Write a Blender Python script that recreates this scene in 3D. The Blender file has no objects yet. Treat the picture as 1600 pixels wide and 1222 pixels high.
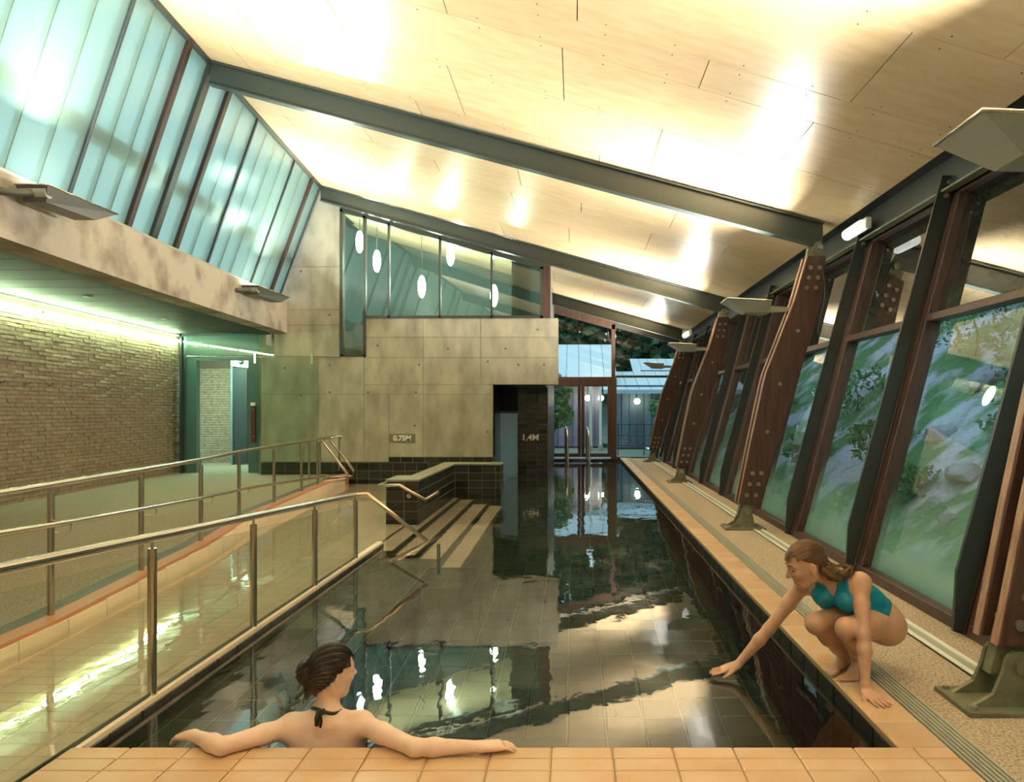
import bpy, bmesh, math, random
import numpy as np
from mathutils import Vector, Matrix, noise as mnoise
S = bpy.context.scene
C = S.collection
random.seed(7)
RNG = np.random.default_rng(11)
F = 1150.0; CX = 898.0; CY = 642.0; CAMH = 1.4      # focal length in pixels of the 1600x1222 frame, vanishing point, eye height
# ------------------------------------------------------------------ camera, sky, exposure
cam = bpy.data.objects.new('camera', bpy.data.cameras.new('camera')); C.objects.link(cam)
cam.location = (0, 0, CAMH); cam.rotation_euler = (math.pi/2, 0, 0)
cam.data.sensor_width = 36.0; cam.data.lens = 36.0*F/1600.0
cam.data.shift_x = -(CX-800)/1600.0; cam.data.shift_y = (CY-611)/1600.0
cam.data.clip_start = 0.05; cam.data.clip_end = 500
S.camera = cam
S.view_settings.view_transform = 'Standard'; S.view_settings.look = 'None'
S.view_settings.gamma = 1.0; S.view_settings.use_curve_mapping = False
S.view_settings.exposure = 1.2
S.cycles.max_bounces = 14; S.cycles.diffuse_bounces = 8; S.cycles.glossy_bounces = 6
S.cycles.transmission_bounces = 8; S.cycles.transparent_max_bounces = 24
S.cycles.sample_clamp_indirect = 8.0
S.cycles.caustics_reflective = True; S.cycles.caustics_refractive = True
w = bpy.data.worlds.new('dusk_sky'); S.world = w; w.use_nodes = True
nt = w.node_tree; nt.nodes.clear()
wo = nt.nodes.new('ShaderNodeOutputWorld'); bg = nt.nodes.new('ShaderNodeBackground')
tc = nt.nodes.new('ShaderNodeTexCoord'); sx = nt.nodes.new('ShaderNodeSeparateXYZ'); cr = nt.nodes.new('ShaderNodeValToRGB')
nt.links.new(tc.outputs['Generated'], sx.inputs[0]); nt.links.new(sx.outputs['Z'], cr.inputs[0])
cr.color_ramp.elements[0].position = 0.0; cr.color_ramp.elements[0].color = (0.52, 0.70, 0.76, 1)
cr.color_ramp.elements[1].position = 0.8; cr.color_ramp.elements[1].color = (0.36, 0.56, 0.74, 1)
nt.links.new(cr.outputs[0], bg.inputs[0]); bg.inputs[1].default_value = 1.05
nt.links.new(bg.outputs[0], wo.inputs[0])

def area(name, loc, target, size, power, col, spread=180.0, size_y=None):
    d = bpy.data.lights.new(name, 'AREA'); d.energy = power; d.color = col; d.size = size
    d.shape = 'RECTANGLE' if size_y else 'SQUARE'
    if size_y: d.size_y = size_y
    d.spread = math.radians(spread)
    o = bpy.data.objects.new(name, d); C.objects.link(o); o.location = loc
    o.rotation_euler = (Vector(target)-Vector(loc)).to_track_quat('-Z', 'Y').to_euler()
    return o
UP_W = 112.0      # every metal uplight tray in the hall holds a flood lamp aimed at the plywood ceiling
WARM = (1.0, 0.97, 0.88); GREENISH = (0.92, 1.0, 0.86)
RIGHT_POST_Y = (3.55, 8.85, 14.55, 20.4)
for yy in (-2.2,)+RIGHT_POST_Y:
    area('uplight_lamp', (2.0, yy+0.05, 2.86), (0.6, yy-0.1, 4.35), 0.28, UP_W*1.0, WARM, 150)
for (lx, ly) in ((-4.75, 6.9), (-5.32, 13.35), (-4.4, 1.2)):
    area('uplight_lamp', (lx, ly, 3.75), (lx+1.9, ly, 5.9), 0.28, UP_W*0.80, GREENISH, 160)

# ------------------------------------------------------------------ pixels to points
def P(px, py, Y): return Vector(((px-CX)*Y/F, Y, CAMH-(py-CY)*Y/F))
def lerp(a, b, t): return a+(b-a)*t
def ceil_z(X, Y):
    Lx, Lz = -4.73-0.0870*(Y-9.5), 5.93+0.0150*(Y-9.5)
    t = (X-Lx)/(3.16-Lx)
    return Lz+(3.62-Lz)*t
def ceil_left(Y): return -4.73-0.0870*(Y-9.5)

# ------------------------------------------------------------------ materials
MATS = {}
def nodes(name):
    m = bpy.data.materials.new(name); m.use_nodes = True
    n = m.node_tree; b = n.nodes['Principled BSDF']
    return m, n, b
def setin(b, k, v):
    if k in b.inputs: b.inputs[k].default_value = v
def mat(name, col, rough=0.5, metal=0.0, var=0.0, noise=None, col2=None, scale=(1, 1, 1), bump=0.0, bscale=40, spec=None, coat=0.0, detail=4, contrast=(0.35, 0.65), bdist=0.01):
    """principled surface; col2 is mixed in by object-space noise, var shifts each piece by its own random number"""
    if name in MATS: return MATS[name]
    m, n, b = nodes(name); L = n.links.new
    b.inputs['Roughness'].default_value = rough; b.inputs['Metallic'].default_value = metal
    if spec is not None: setin(b, 'Specular IOR Level', spec)
    if coat: setin(b, 'Coat Weight', coat)
    b.inputs['Base Color'].default_value = (*col, 1)
    src = None
    geo = n.nodes.new('ShaderNodeNewGeometry'); mp = n.nodes.new('ShaderNodeMapping')
    L(geo.outputs['Position'], mp.inputs[0]); mp.inputs['Scale'].default_value = scale
    if col2 is not None:
        t = n.nodes.new('ShaderNodeTexNoise'); t.inputs['Scale'].default_value = noise or 4; t.inputs['Detail'].default_value = detail
        L(mp.outputs[0], t.inputs['Vector'])
        r = n.nodes.new('ShaderNodeValToRGB'); r.color_ramp.elements[0].position, r.color_ramp.elements[1].position = contrast
        r.color_ramp.elements[0].color = (*col, 1); r.color_ramp.elements[1].color = (*col2, 1)
        L(t.outputs['Fac'], r.inputs[0]); src = r.outputs[0]
    if var:
        oi = n.nodes.new('ShaderNodeObjectInfo'); mr = n.nodes.new('ShaderNodeMapRange')
        L(oi.outputs['Random'], mr.inputs[0]); mr.inputs[3].default_value = 1-var; mr.inputs[4].default_value = 1+var
        hs = n.nodes.new('ShaderNodeHueSaturation'); L(mr.outputs[0], hs.inputs['Value'])
        if src: L(src, hs.inputs['Color'])
        else: hs.inputs['Color'].default_value = (*col, 1)
        src = hs.outputs[0]
    if src: L(src, b.inputs['Base Color'])
    if bump:
        t2 = n.nodes.new('ShaderNodeTexNoise'); t2.inputs['Scale'].default_value = bscale; t2.inputs['Detail'].default_value = 5
        L(mp.outputs[0], t2.inputs['Vector'])
        bp = n.nodes.new('ShaderNodeBump'); bp.inputs['Strength'].default_value = bump; bp.inputs['Distance'].default_value = bdist
        L(t2.outputs['Fac'], bp.inputs['Height']); L(bp.outputs[0], b.inputs['Normal'])
    MATS[name] = m
    return m
def emit(name, col, k):
    if name in MATS: return MATS[name]
    m, n, b = nodes(name); b.inputs['Base Color'].default_value = (*col, 1)
    setin(b, 'Emission Color', (*col, 1)); setin(b, 'Emission Strength', k); MATS[name] = m
    return m
def pane_mat(name, tint, ior=1.5, boost=1.6, fog=None):
    """thin glass: see-through tint plus mirror reflection by the Fresnel law of both faces; fog = (z0, z1, colour, amount) is condensation on the lower glass"""
    m = bpy.data.materials.new(name); m.use_nodes = True; n = m.node_tree; n.nodes.clear(); L = n.links.new
    o = n.nodes.new('ShaderNodeOutputMaterial'); tr = n.nodes.new('ShaderNodeBsdfTransparent'); gl = n.nodes.new('ShaderNodeBsdfGlossy')
    tr.inputs[0].default_value = (*tint, 1); gl.inputs['Roughness'].default_value = 0.0
    fr = n.nodes.new('ShaderNodeFresnel'); fr.inputs[0].default_value = ior
    mu = n.nodes.new('ShaderNodeMath'); mu.operation = 'MULTIPLY'; mu.inputs[1].default_value = boost; mu.use_clamp = True
    gb = n.nodes.new('ShaderNodeNewGeometry'); iv = n.nodes.new('ShaderNodeMath'); iv.operation = 'SUBTRACT'; iv.inputs[0].default_value = 1.0; L(gb.outputs['Backfacing'], iv.inputs[1])
    m0 = n.nodes.new('ShaderNodeMath'); m0.operation = 'MULTIPLY'; L(fr.outputs[0], m0.inputs[0]); L(iv.outputs[0], m0.inputs[1])   # outer faces mirror, the inner face of the sheet only passes light
    L(m0.outputs[0], mu.inputs[0])
    mx = n.nodes.new('ShaderNodeMixShader'); L(mu.outputs[0], mx.inputs[0]); L(tr.outputs[0], mx.inputs[1]); L(gl.outputs[0], mx.inputs[2])
    last = mx.outputs[0]
    if fog:
        z0, z1, fc, amt = fog
        g = n.nodes.new('ShaderNodeNewGeometry'); s = n.nodes.new('ShaderNodeSeparateXYZ'); L(g.outputs['Position'], s.inputs[0])
        nz = n.nodes.new('ShaderNodeTexNoise'); nz.inputs['Scale'].default_value = 1.6; L(g.outputs['Position'], nz.inputs['Vector'])
        ad = n.nodes.new('ShaderNodeMath'); ad.operation = 'MULTIPLY_ADD'; ad.inputs[1].default_value = 0.7; L(nz.outputs['Fac'], ad.inputs[0]); L(s.outputs['Z'], ad.inputs[2])
        mr = n.nodes.new('ShaderNodeMapRange'); L(ad.outputs[0], mr.inputs[0])
        mr.inputs[1].default_value = z0+.35; mr.inputs[2].default_value = z1+.35; mr.inputs[3].default_value = amt; mr.inputs[4].default_value = 0.0
        mr.interpolation_type = 'SMOOTHSTEP'
        df = n.nodes.new('ShaderNodeBsdfTranslucent'); df.inputs[0].default_value = (*fc, 1)
        d2 = n.nodes.new('ShaderNodeBsdfDiffuse'); d2.inputs[0].default_value = (*fc, 1)
        md = n.nodes.new('ShaderNodeMixShader'); md.inputs[0].default_value = 0.35; L(df.outputs[0], md.inputs[1]); L(d2.outputs[0], md.inputs[2])
        m2 = n.nodes.new('ShaderNodeMixShader'); L(mr.outputs[0], m2.inputs[0]); L(last, m2.inputs[1]); L(md.outputs[0], m2.inputs[2]); last = m2.outputs[0]
    L(last, o.inputs[0]); MATS[name] = m
    return m

PLY = mat('birch_plywood', (0.80, 0.61, 0.37), 0.33, var=0.06, noise=2.2, col2=(0.70, 0.49, 0.26), scale=(0.6, 5, 5), contrast=(0.35, 0.8), detail=6, spec=0.5)
GAP = mat('dark_joint', (0.03, 0.025, 0.02), 0.9)
CONC = mat('board_concrete', (0.45, 0.41, 0.31), 0.75, var=0.07, noise=1.6, col2=(0.23, 0.205, 0.15), scale=(2.2, 1, .9), bump=0.15, bscale=30, detail=7, contrast=(0.36, 0.78))
CONC2 = mat('stained_concrete', (0.42, 0.37, 0.29), 0.75, noise=2.0, col2=(0.20, 0.155, 0.115), scale=(1, 1, 1.1), bump=0.2, bscale=22, detail=9, contrast=(0.47, 0.70))
COPE = mat('tan_coping_tile', (0.64, 0.465, 0.29), 0.38, var=0.06, noise=3, col2=(0.57, 0.355, 0.19), bump=0.05, bscale=60)
CURB = mat('terracotta_curb', (0.52, 0.23, 0.12), 0.5, var=0.05)
GROUT = mat('tan_grout', (0.36, 0.24, 0.13), 0.85)
CREAM = mat('cream_tile', (0.95, 0.81, 0.62), 0.35, var=0.05)
CREAMG = mat('cream_grout', (0.55, 0.45, 0.28), 0.85)
DARKT = mat('dark_green_tile', (0.022, 0.050, 0.030), 0.22, var=0.35)
DARKB = mat('black_wall_tile', (0.020, 0.021, 0.017), 0.25, var=0.45)
DARKW = mat('matt_dark_tile', (0.022, 0.020, 0.014), 0.6, var=0.3, spec=0.15)
DGROUT = mat('olive_grout', (0.13, 0.15, 0.095), 0.85)
AGG = mat('exposed_aggregate', (0.55, 0.45, 0.31), 0.85, noise=75, col2=(0.24, 0.18, 0.12), bump=0.6, bscale=90, detail=3, contrast=(0.42, 0.66))
AGG2 = mat('grey_aggregate', (0.33, 0.285, 0.185), 0.85, noise=70, col2=(0.16, 0.13, 0.082), bump=0.5, bscale=80, detail=3, contrast=(0.4, 0.7))
BRICK = mat('split_face_brick', (0.34, 0.265, 0.165), 0.85, var=0.10, noise=14, col2=(0.25, 0.175, 0.105), bump=0.5, bscale=45, detail=6)
MORTAR = mat('brick_mortar', (0.13, 0.095, 0.06), 0.9)
TIMBER = mat('red_hardwood', (0.092, 0.047, 0.034), 0.42, noise=3, col2=(0.055, 0.027, 0.020), scale=(9, 9, 0.6), detail=6, var=0.1)
TIMBER_LIT = mat('lit_hardwood_edge', (0.42, 0.26, 0.17), 0.45, noise=4, col2=(0.28, 0.15, 0.095), scale=(9, 9, 0.6))  # hardwood paled to paint the light falling on the pool-side edges
STEEL = mat('dark_painted_steel', (0.028, 0.033, 0.028), 0.38, var=0.05)
BEAMM = mat('beam_paint', (0.040, 0.052, 0.046), 0.30)
GALV = mat('green_grey_steel', (0.20, 0.21, 0.13), 0.5, metal=0.1, noise=9, col2=(0.13, 0.13, 0.08))
BOLT = mat('bolt_head', (0.32, 0.30, 0.24), 0.38, metal=0.7)
INOX = mat('brushed_stainless', (0.56, 0.52, 0.44), 0.22, metal=1.0)
COPPER = mat('warm_stainless', (0.72, 0.58, 0.46), 0.25, metal=1.0)
TRAY = mat('grey_tray_metal', (0.34, 0.36, 0.31), 0.4, metal=0.2)
LENS = emit('lamp_lens', (0.95, 1.0, 0.92), 9.0)
TUBE = emit('fluorescent_tube', (0.66, 1.0, 0.58), 44.0)
BULK = emit('bulkhead_lens', (0.9, 0.95, 0.9), 0.35)
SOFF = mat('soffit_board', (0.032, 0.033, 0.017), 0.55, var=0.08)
TEAL = mat('teal_panel', (0.13, 0.22, 0.235), 0.3)
DKALU = mat('dark_aluminium', (0.035, 0.045, 0.045), 0.35)
WINALU = mat('bronze_frame', (0.05, 0.05, 0.04), 0.4)
WHITE = mat('off_white', (0.80, 0.82, 0.72), 0.5)
GRATE = mat('grey_grate', (0.36, 0.36, 0.28), 0.5, var=0.05)
GLASS = pane_mat('clear_glass', (0.93, 0.98, 0.95))
GLASSD = pane_mat('leaning_window_glass', (0.92, 0.98, 0.95), boost=2.3, fog=(0.0, 0.95, (0.50, 0.78, 0.62), 0.42))
GLASSU = pane_mat('tinted_upper_glass', (0.42, 0.47, 0.40), boost=3.8)
GLASSB = pane_mat('balustrade_glass', (0.96, 0.99, 0.97), boost=1.0)
GLASST = pane_mat('teal_glass', (0.86, 0.92, 0.89), boost=1.6)
GLASSR = pane_mat('coated_glass', (0.78, 0.92, 0.88), ior=1.7, boost=2.4)
GLASSBL = mat('sky_reflection_blue', (0.26, 0.50, 0.80), 0.06, coat=0.5)  # sky reflection put into the base colour of the pane
def channel_mat():
    m = bpy.data.materials.new('cast_channel_glass'); m.use_nodes = True; n = m.node_tree; n.nodes.clear(); L = n.links.new
    o = n.nodes.new('ShaderNodeOutputMaterial')
    g = n.nodes.new('ShaderNodeNewGeometry'); nz = n.nodes.new('ShaderNodeTexNoise'); mp = n.nodes.new('ShaderNodeMapping')
    mp.inputs['Scale'].default_value = (1, 5, 0.5); L(g.outputs['Position'], mp.inputs[0]); L(mp.outputs[0], nz.inputs['Vector']); nz.inputs['Scale'].default_value = 2.5
    tl = n.nodes.new('ShaderNodeBsdfTranslucent'); tl.inputs[0].default_value = (0.56, 0.70, 0.64, 1)
    df = n.nodes.new('ShaderNodeBsdfDiffuse'); df.inputs[0].default_value = (0.50, 0.64, 0.55, 1)
    rf = n.nodes.new('ShaderNodeBsdfRefraction'); rf.inputs[0].default_value = (0.70, 0.86, 0.82, 1); rf.inputs['Roughness'].default_value = 0.42; rf.inputs['IOR'].default_value = 1.12
    gl = n.nodes.new('ShaderNodeBsdfGlossy'); gl.inputs['Roughness'].default_value = 0.18
    m1 = n.nodes.new('ShaderNodeMixShader'); m1.inputs[0].default_value = 0.32; L(tl.outputs[0], m1.inputs[1]); L(df.outputs[0], m1.inputs[2])
    m2 = n.nodes.new('ShaderNodeMixShader'); m2.inputs[0].default_value = 0.48; L(m1.outputs[0], m2.inputs[1]); L(rf.outputs[0], m2.inputs[2])
    fr = n.nodes.new('ShaderNodeFresnel'); fr.inputs[0].default_value = 1.4
    iv = n.nodes.new('ShaderNodeMath'); iv.operation = 'SUBTRACT'; iv.inputs[0].default_value = 1.0; L(g.outputs['Backfacing'], iv.inputs[1])
    m0 = n.nodes.new('ShaderNodeMath'); m0.operation = 'MULTIPLY'; L(fr.outputs[0], m0.inputs[0]); L(iv.outputs[0], m0.inputs[1])
    m3 = n.nodes.new('ShaderNodeMixShader'); L(m0.outputs[0], m3.inputs[0]); L(m2.outputs[0], m3.inputs[1]); L(gl.outputs[0], m3.inputs[2])
    L(m3.outputs[0], o.inputs[0]); MATS['channel'] = m
    return m
CHAN = channel_mat()
def water_mat():
    m = bpy.data.materials.new('pool_water'); m.use_nodes = True; n = m.node_tree; n.nodes.clear(); L = n.links.new
    o = n.nodes.new('ShaderNodeOutputMaterial'); g = n.nodes.new('ShaderNodeBsdfGlass')
    g.inputs['IOR'].default_value = 1.333; g.inputs['Roughness'].default_value = 0.0; g.inputs[0].default_value = (0.99, 1.0, 0.985, 1)
    geo = n.nodes.new('ShaderNodeNewGeometry'); mp = n.nodes.new('ShaderNodeMapping'); mp.inputs['Scale'].default_value = (1.0, 0.55, 1)
    L(geo.outputs['Position'], mp.inputs[0])
    a = n.nodes.new('ShaderNodeTexNoise'); a.inputs['Scale'].default_value = 2.2; a.inputs['Detail'].default_value = 2.0; a.inputs['Distortion'].default_value = 0.6
    c = n.nodes.new('ShaderNodeTexNoise'); c.inputs['Scale'].default_value = 9.0; c.inputs['Detail'].default_value = 2.0
    L(mp.outputs[0], a.inputs['Vector']); L(mp.outputs[0], c.inputs['Vector'])
    ma = n.nodes.new('ShaderNodeMath'); ma.operation = 'MULTIPLY_ADD'; ma.inputs[1].default_value = 0.22; L(c.outputs['Fac'], ma.inputs[0]); L(a.outputs['Fac'], ma.inputs[2])
    b = n.nodes.new('ShaderNodeBump'); b.inputs['Strength'].default_value = 0.4; b.inputs['Distance'].default_value = 0.0075
    L(ma.outputs[0], b.inputs['Height']); L(b.outputs[0], g.inputs['Normal'])
    gl = n.nodes.new('ShaderNodeBsdfGlossy'); gl.inputs['Roughness'].default_value = 0.02; L(b.outputs[0], gl.inputs['Normal'])
    mx = n.nodes.new('ShaderNodeMixShader'); mx.inputs[0].default_value = 0.15; L(g.outputs[0], mx.inputs[1]); L(gl.outputs[0], mx.inputs[2]); L(mx.outputs[0], o.inputs[0])
    return m
WATER = water_mat()

# ------------------------------------------------------------------ object helpers
def wl(o):
    v = Vector((0, 0, 0))
    while o is not None: v += o.location; o = o.parent
    return v
def tag(o, label=None, cat=None, group=None, kind=None):
    if label: o['label'] = label
    if cat: o['category'] = cat
    if group: o['group'] = group
    if kind: o['kind'] = kind
    return o
def thing(name, loc, label, cat, group=None, kind=None):
    o = bpy.data.objects.new(name, None); C.objects.link(o); o.location = loc; o.empty_display_size = 0.1
    return tag(o, label, cat, group, kind)
def link_mesh(name, me, m, parent=None, loc=None, smooth=False, kind=None, label=None):
    o = bpy.data.objects.new(name, me); C.objects.link(o)
    if m is not None and len(me.materials) == 0: me.materials.append(m)
    if parent is not None: o.parent = parent
    if loc is not None: o.location = Vector(loc)-(wl(parent) if parent else Vector((0, 0, 0)))
    if smooth and len(me.polygons): me.polygons.foreach_set('use_smooth', [True]*len(me.polygons))
    return tag(o, label, None, None, kind)
class MB:
    """collects solids (world coordinates) and links them as ONE mesh object"""
    def __init__(s): s.v = []; s.f = []; s.sm = []
    def add(s, vs, fs, smooth=False):
        b = len(s.v); s.v += [tuple(v) for v in vs]; s.f += [tuple(b+i for i in f) for f in fs]; s.sm += [smooth]*len(fs); return s
    def hexa(s, p): # 8 points: bottom loop 0-3, top loop 4-7
        return s.add(p, [(3, 2, 1, 0), (4, 5, 6, 7), (0, 1, 5, 4), (1, 2, 6, 5), (2, 3, 7, 6), (3, 0, 4, 7)])
    def box(s, x0, x1, y0, y1, z0, z1):
        return s.hexa([(x0, y0, z0), (x1, y0, z0), (x1, y1, z0), (x0, y1, z0), (x0, y0, z1), (x1, y0, z1), (x1, y1, z1), (x0, y1, z1)])
    def prism(s, pts, d):  # polygon (3D points, in order) pushed along d
        n = len(pts); d = Vector(d); q = [Vector(p) for p in pts]
        return s.add(q+[p+d for p in q], [tuple(range(n))[::-1], tuple(range(n, 2*n))]+[(i, (i+1) % n, n+(i+1) % n, n+i) for i in range(n)])
    def tube(s, pts, r, n=12, cap=True, r2=None):
        q = [Vector(p) for p in pts]; m = len(q); vs = []; fs = []
        up = None
        for i, p in enumerate(q):
            t = (q[min(i+1, m-1)]-q[max(i-1, 0)]).normalized()
            if up is None:
                up = Vector((0, 0, 1)) if abs(t.z) < 0.9 else Vector((1, 0, 0))
            a = t.cross(up).normalized(); b2 = a.cross(t).normalized(); up = b2
            rr = r if r2 is None else lerp(r, r2, i/(m-1))
            for k in range(n):
                an = 2*math.pi*k/n; vs.append(p+a*math.cos(an)*rr+b2*math.sin(an)*rr)
        for i in range(m-1):
            for k in range(n): fs.append((i*n+k, i*n+(k+1) % n, (i+1)*n+(k+1) % n, (i+1)*n+k))
        s.add(vs, fs, True)
        if cap: s.add(vs[:n], [tuple(range(n))[::-1]]); s.add(vs[-n:], [tuple(range(n))])
        return s
    def cyl(s, c, axis, r, h, n=14, r2=None):
        c = Vector(c); a = Vector(axis).normalized()
        return s.tube([c-a*h/2, c+a*h/2], r, n, True, r2)
    def build(s, name, m, parent=None, kind=None, label=None, bevel=0.0, fix=True):
        off = wl(parent) if parent is not None else Vector((0, 0, 0))
        me = bpy.data.meshes.new(name); me.from_pydata([(v[0]-off.x, v[1]-off.y, v[2]-off.z) for v in s.v], [], s.f)
        me.polygons.foreach_set('use_smooth', s.sm)
        if bevel or fix:
            bm = bmesh.new(); bm.from_mesh(me)
            if fix: bmesh.ops.recalc_face_normals(bm, faces=bm.faces)
            if bevel: bmesh.ops.bevel(bm, geom=bm.edges[:], offset=bevel, segments=1, affect='EDGES', clamp_overlap=True)
            bm.to_mesh(me); bm.free()
        return link_mesh(name, me, m, parent, None, False, kind, label)
_UNIT = {}
def unit_piece(m, ch=0.06, rough=0.0, seed=0):
    """shared unit block, top face at z=0, with a small chamfer round the top; scaled per piece"""
    k = (m.name, ch, rough, seed)
    if k not in _UNIT:
        r = random.Random(seed); a = 0.5; b = 0.5-ch
        vs = [(-a, -a, -1), (a, -a, -1), (a, a, -1), (-a, a, -1), (-a, -a, -.25), (a, -a, -.25), (a, a, -.25), (-a, a, -.25), (-b, -b, 0), (b, -b, 0), (b, b, 0), (-b, b, 0)]
        if rough: vs = [(x+r.uniform(-1, 1)*rough*.2, y+r.uniform(-1, 1)*rough*.2, z+(r.uniform(-1, 1)*rough if i > 7 else 0)) for i, (x, y, z) in enumerate(vs)]
        fs = [(3, 2, 1, 0), (8, 9, 10, 11)]
        for o in (0, 4):
            fs += [(o+i, o+(i+1) % 4, o+4+(i+1) % 4, o+4+i) for i in range(4)]
        me = bpy.data.meshes.new('piece'); me.from_pydata(vs, [], fs); me.materials.append(m); _UNIT[k] = me
    return _UNIT[k]
def field(parent, name, m, O, U, V, N, nu, nv, du, dv, gap=0.006, thick=0.012, limit=300, stagger=0.0, keep=None, rough=0.0, lim_u=None, lim_v=None, near=None, crop=True, stuff_name=None):
    """lays pieces in a grid: O corner, U V unit vectors in the face, N outward normal. The `limit` nearest the camera are parts, the rest one joined part"""
    O = Vector(O); U = Vector(U).normalized(); V = Vector(V).normalized(); N = Vector(N).normalized()
    lu = nu*du if lim_u is None else lim_u; lv = nv*dv if lim_v is None else lim_v
    items = []
    for j in range(nv):
        v0, v1 = j*dv, min((j+1)*dv, lv)
        sh = (stagger*du if j % 2 else 0.0)
        for i in range(-1 if sh else 0, nu+1):
            u0, u1 = i*du+sh, (i+1)*du+sh
            if crop: u0 = max(u0, 0.0); u1 = min(u1, lu)
            if u1-u0 < gap*2.5 or v1-v0 < gap*2: continue
            c = O+U*(u0+u1)/2+V*(v0+v1)/2
            if keep and not keep(c): continue
            items.append((c, u1-u0-gap, v1-v0-gap))
    eye = Vector(near) if near else Vector((0, 0, CAMH))
    items.sort(key=lambda t: (t[0]-eye).length)
    R = Matrix((U, V, N)).transposed().to_4x4()
    if R.determinant() < 0: R = Matrix((V, U, N)).transposed().to_4x4(); sw = True
    else: sw = False
    q = R.to_quaternion(); off = wl(parent)
    mb = MB()
    for k, (c, a, b) in enumerate(items):
        if sw: a, b = b, a
        me = unit_piece(m, 0.03, rough, k % 5 if rough else 0)
        top = c+N*thick*(1.0 if not rough else random.uniform(.7, 1.2))
        if k < limit:
            o = bpy.data.objects.new(name, me); C.objects.link(o); o.parent = parent
            o.location = top-off; o.rotation_mode = 'QUATERNION'; o.rotation_quaternion = q; o.scale = (a, b, thick*2)
        else:
            M = Matrix.Translation(top) @ R @ Matrix.Diagonal((a, b, thick*2, 1))
            mb.add([M @ v.co for v in me.vertices], [tuple(p.vertices) for p in me.polygons if len(p.vertices) and p.index != 0])
    if mb.v: mb.build(stuff_name or name+'_run', m, parent, kind='stuff', fix=False)
    return items
def struct(name, mb_, m, **k):
    return mb_.build(name, m, kind='structure', **k)

def ordinal(n): return ['first', 'second', 'third', 'fourth', 'fifth', 'sixth', 'seventh', 'eighth', 'ninth', 'tenth', 'eleventh', 'twelfth', 'thirteenth', 'fourteenth', 'fifteenth'][n]
def by_right(pts):      # rank of each (x, y) spot counted from the right edge of the photograph
    o = sorted(range(len(pts)), key=lambda i: -pts[i][0]/pts[i][1]); r = [0]*len(pts)
    for k, i in enumerate(o): r[i] = k
    return r
# ================================================================== the room
PX0, PX1 = -2.13, 1.346          # ramp-side glass line and right pool edge
WZ = -0.08                       # water level
CURB_PTS = [(-3.0, -3.2), (2.0, -3.38), (4.93, -3.58), (6.21, -3.73), (7.55, -3.88), (9.3, -4.22), (14.2, -4.75), (15.4, -4.86)]   # (Y, X) outer edge of the curb
def curb_x(Y):
    for (a, xa), (b, xb) in zip(CURB_PTS, CURB_PTS[1:]):
        if a <= Y <= b: return lerp(xa, xb, (Y-a)/(b-a))
    return CURB_PTS[-1][1]
def deck_z(Y): return 0.0 if Y < 5 else min(0.07, 0.07*(Y-5)/4)
# ---- floors
fr = struct('floor', MB().box(1.56, 3.15, -3, 22.0, -0.4, -0.012), AGG)
fl = MB()
ys = [-3, 2, 4.93, 6.21, 7.55, 9.3, 12, 14.2, 15.4, 20]
for a, b in zip(ys, ys[1:]):
    xa, xb = curb_x(a), curb_x(b); za, zb = deck_z(a), deck_z(b)
    fl.hexa([(-9.6, a, -.9), (xa, a, -.9), (xb, b, -.9), (-9.6, b, -.9), (-9.6, a, za), (xa, a, za), (xb, b, zb), (-9.6, b, zb)])
struct('floor', fl, AGG2)
cb = MB()
for a, b in zip(ys[:-1], ys[1:-1]):
    xa, xb = curb_x(a), curb_x(b); za, zb = deck_z(a)+.012, deck_z(b)+.012; e = .14
    cb.hexa([(xa, a, -.9), (xa+e, a, -.9), (xb+e, b, -.9), (xb, b, -.9), (xa, a, za), (xa+e, a, za), (xb+e, b, zb), (xb, b, zb)])
curb = struct('trim_1', cb, CURB)
Y = 2.0
while Y < 14.8:      # cream tiles on the ramp side of the curb
    a = Vector((curb_x(Y)+.14, Y, 0)); b = Vector((curb_x(Y+.5)+.14, Y+.5, 0))
    t = MB().prism([(a.x, a.y+.005, -.6), (b.x, b.y-.005, -.6), (b.x, b.y-.005, deck_z(Y)-.012), (a.x, a.y+.005, deck_z(Y)-.012)], (0.012, 0, 0))
    t.build('tile', CREAM, curb); Y += .5
dg = thing('drain_grate', (curb_x(6)-.08, 6, deck_z(6)), 'grey slotted drain grate along the terracotta curb under the double handrail', 'drain')
for i in range(5):
    q = MB()
    for a, b in zip(ys[:-1], ys[1:-1]):
        x0a, x0b = curb_x(a)-.15+i*.029, curb_x(b)-.15+i*.029
        q.hexa([(x0a, a, deck_z(a)-.005), (x0a+.018, a, deck_z(a)-.005), (x0b+.018, b, deck_z(b)-.005), (x0b, b, deck_z(b)-.005), (x0a, a, deck_z(a)+.008), (x0a+.018, a, deck_z(a)+.008), (x0b+.018, b, deck_z(b)+.008), (x0b, b, deck_z(b)+.008)])
    q.build('bar', mat('dark_grate', (.17, .17, .14), .5), dg)
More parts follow.
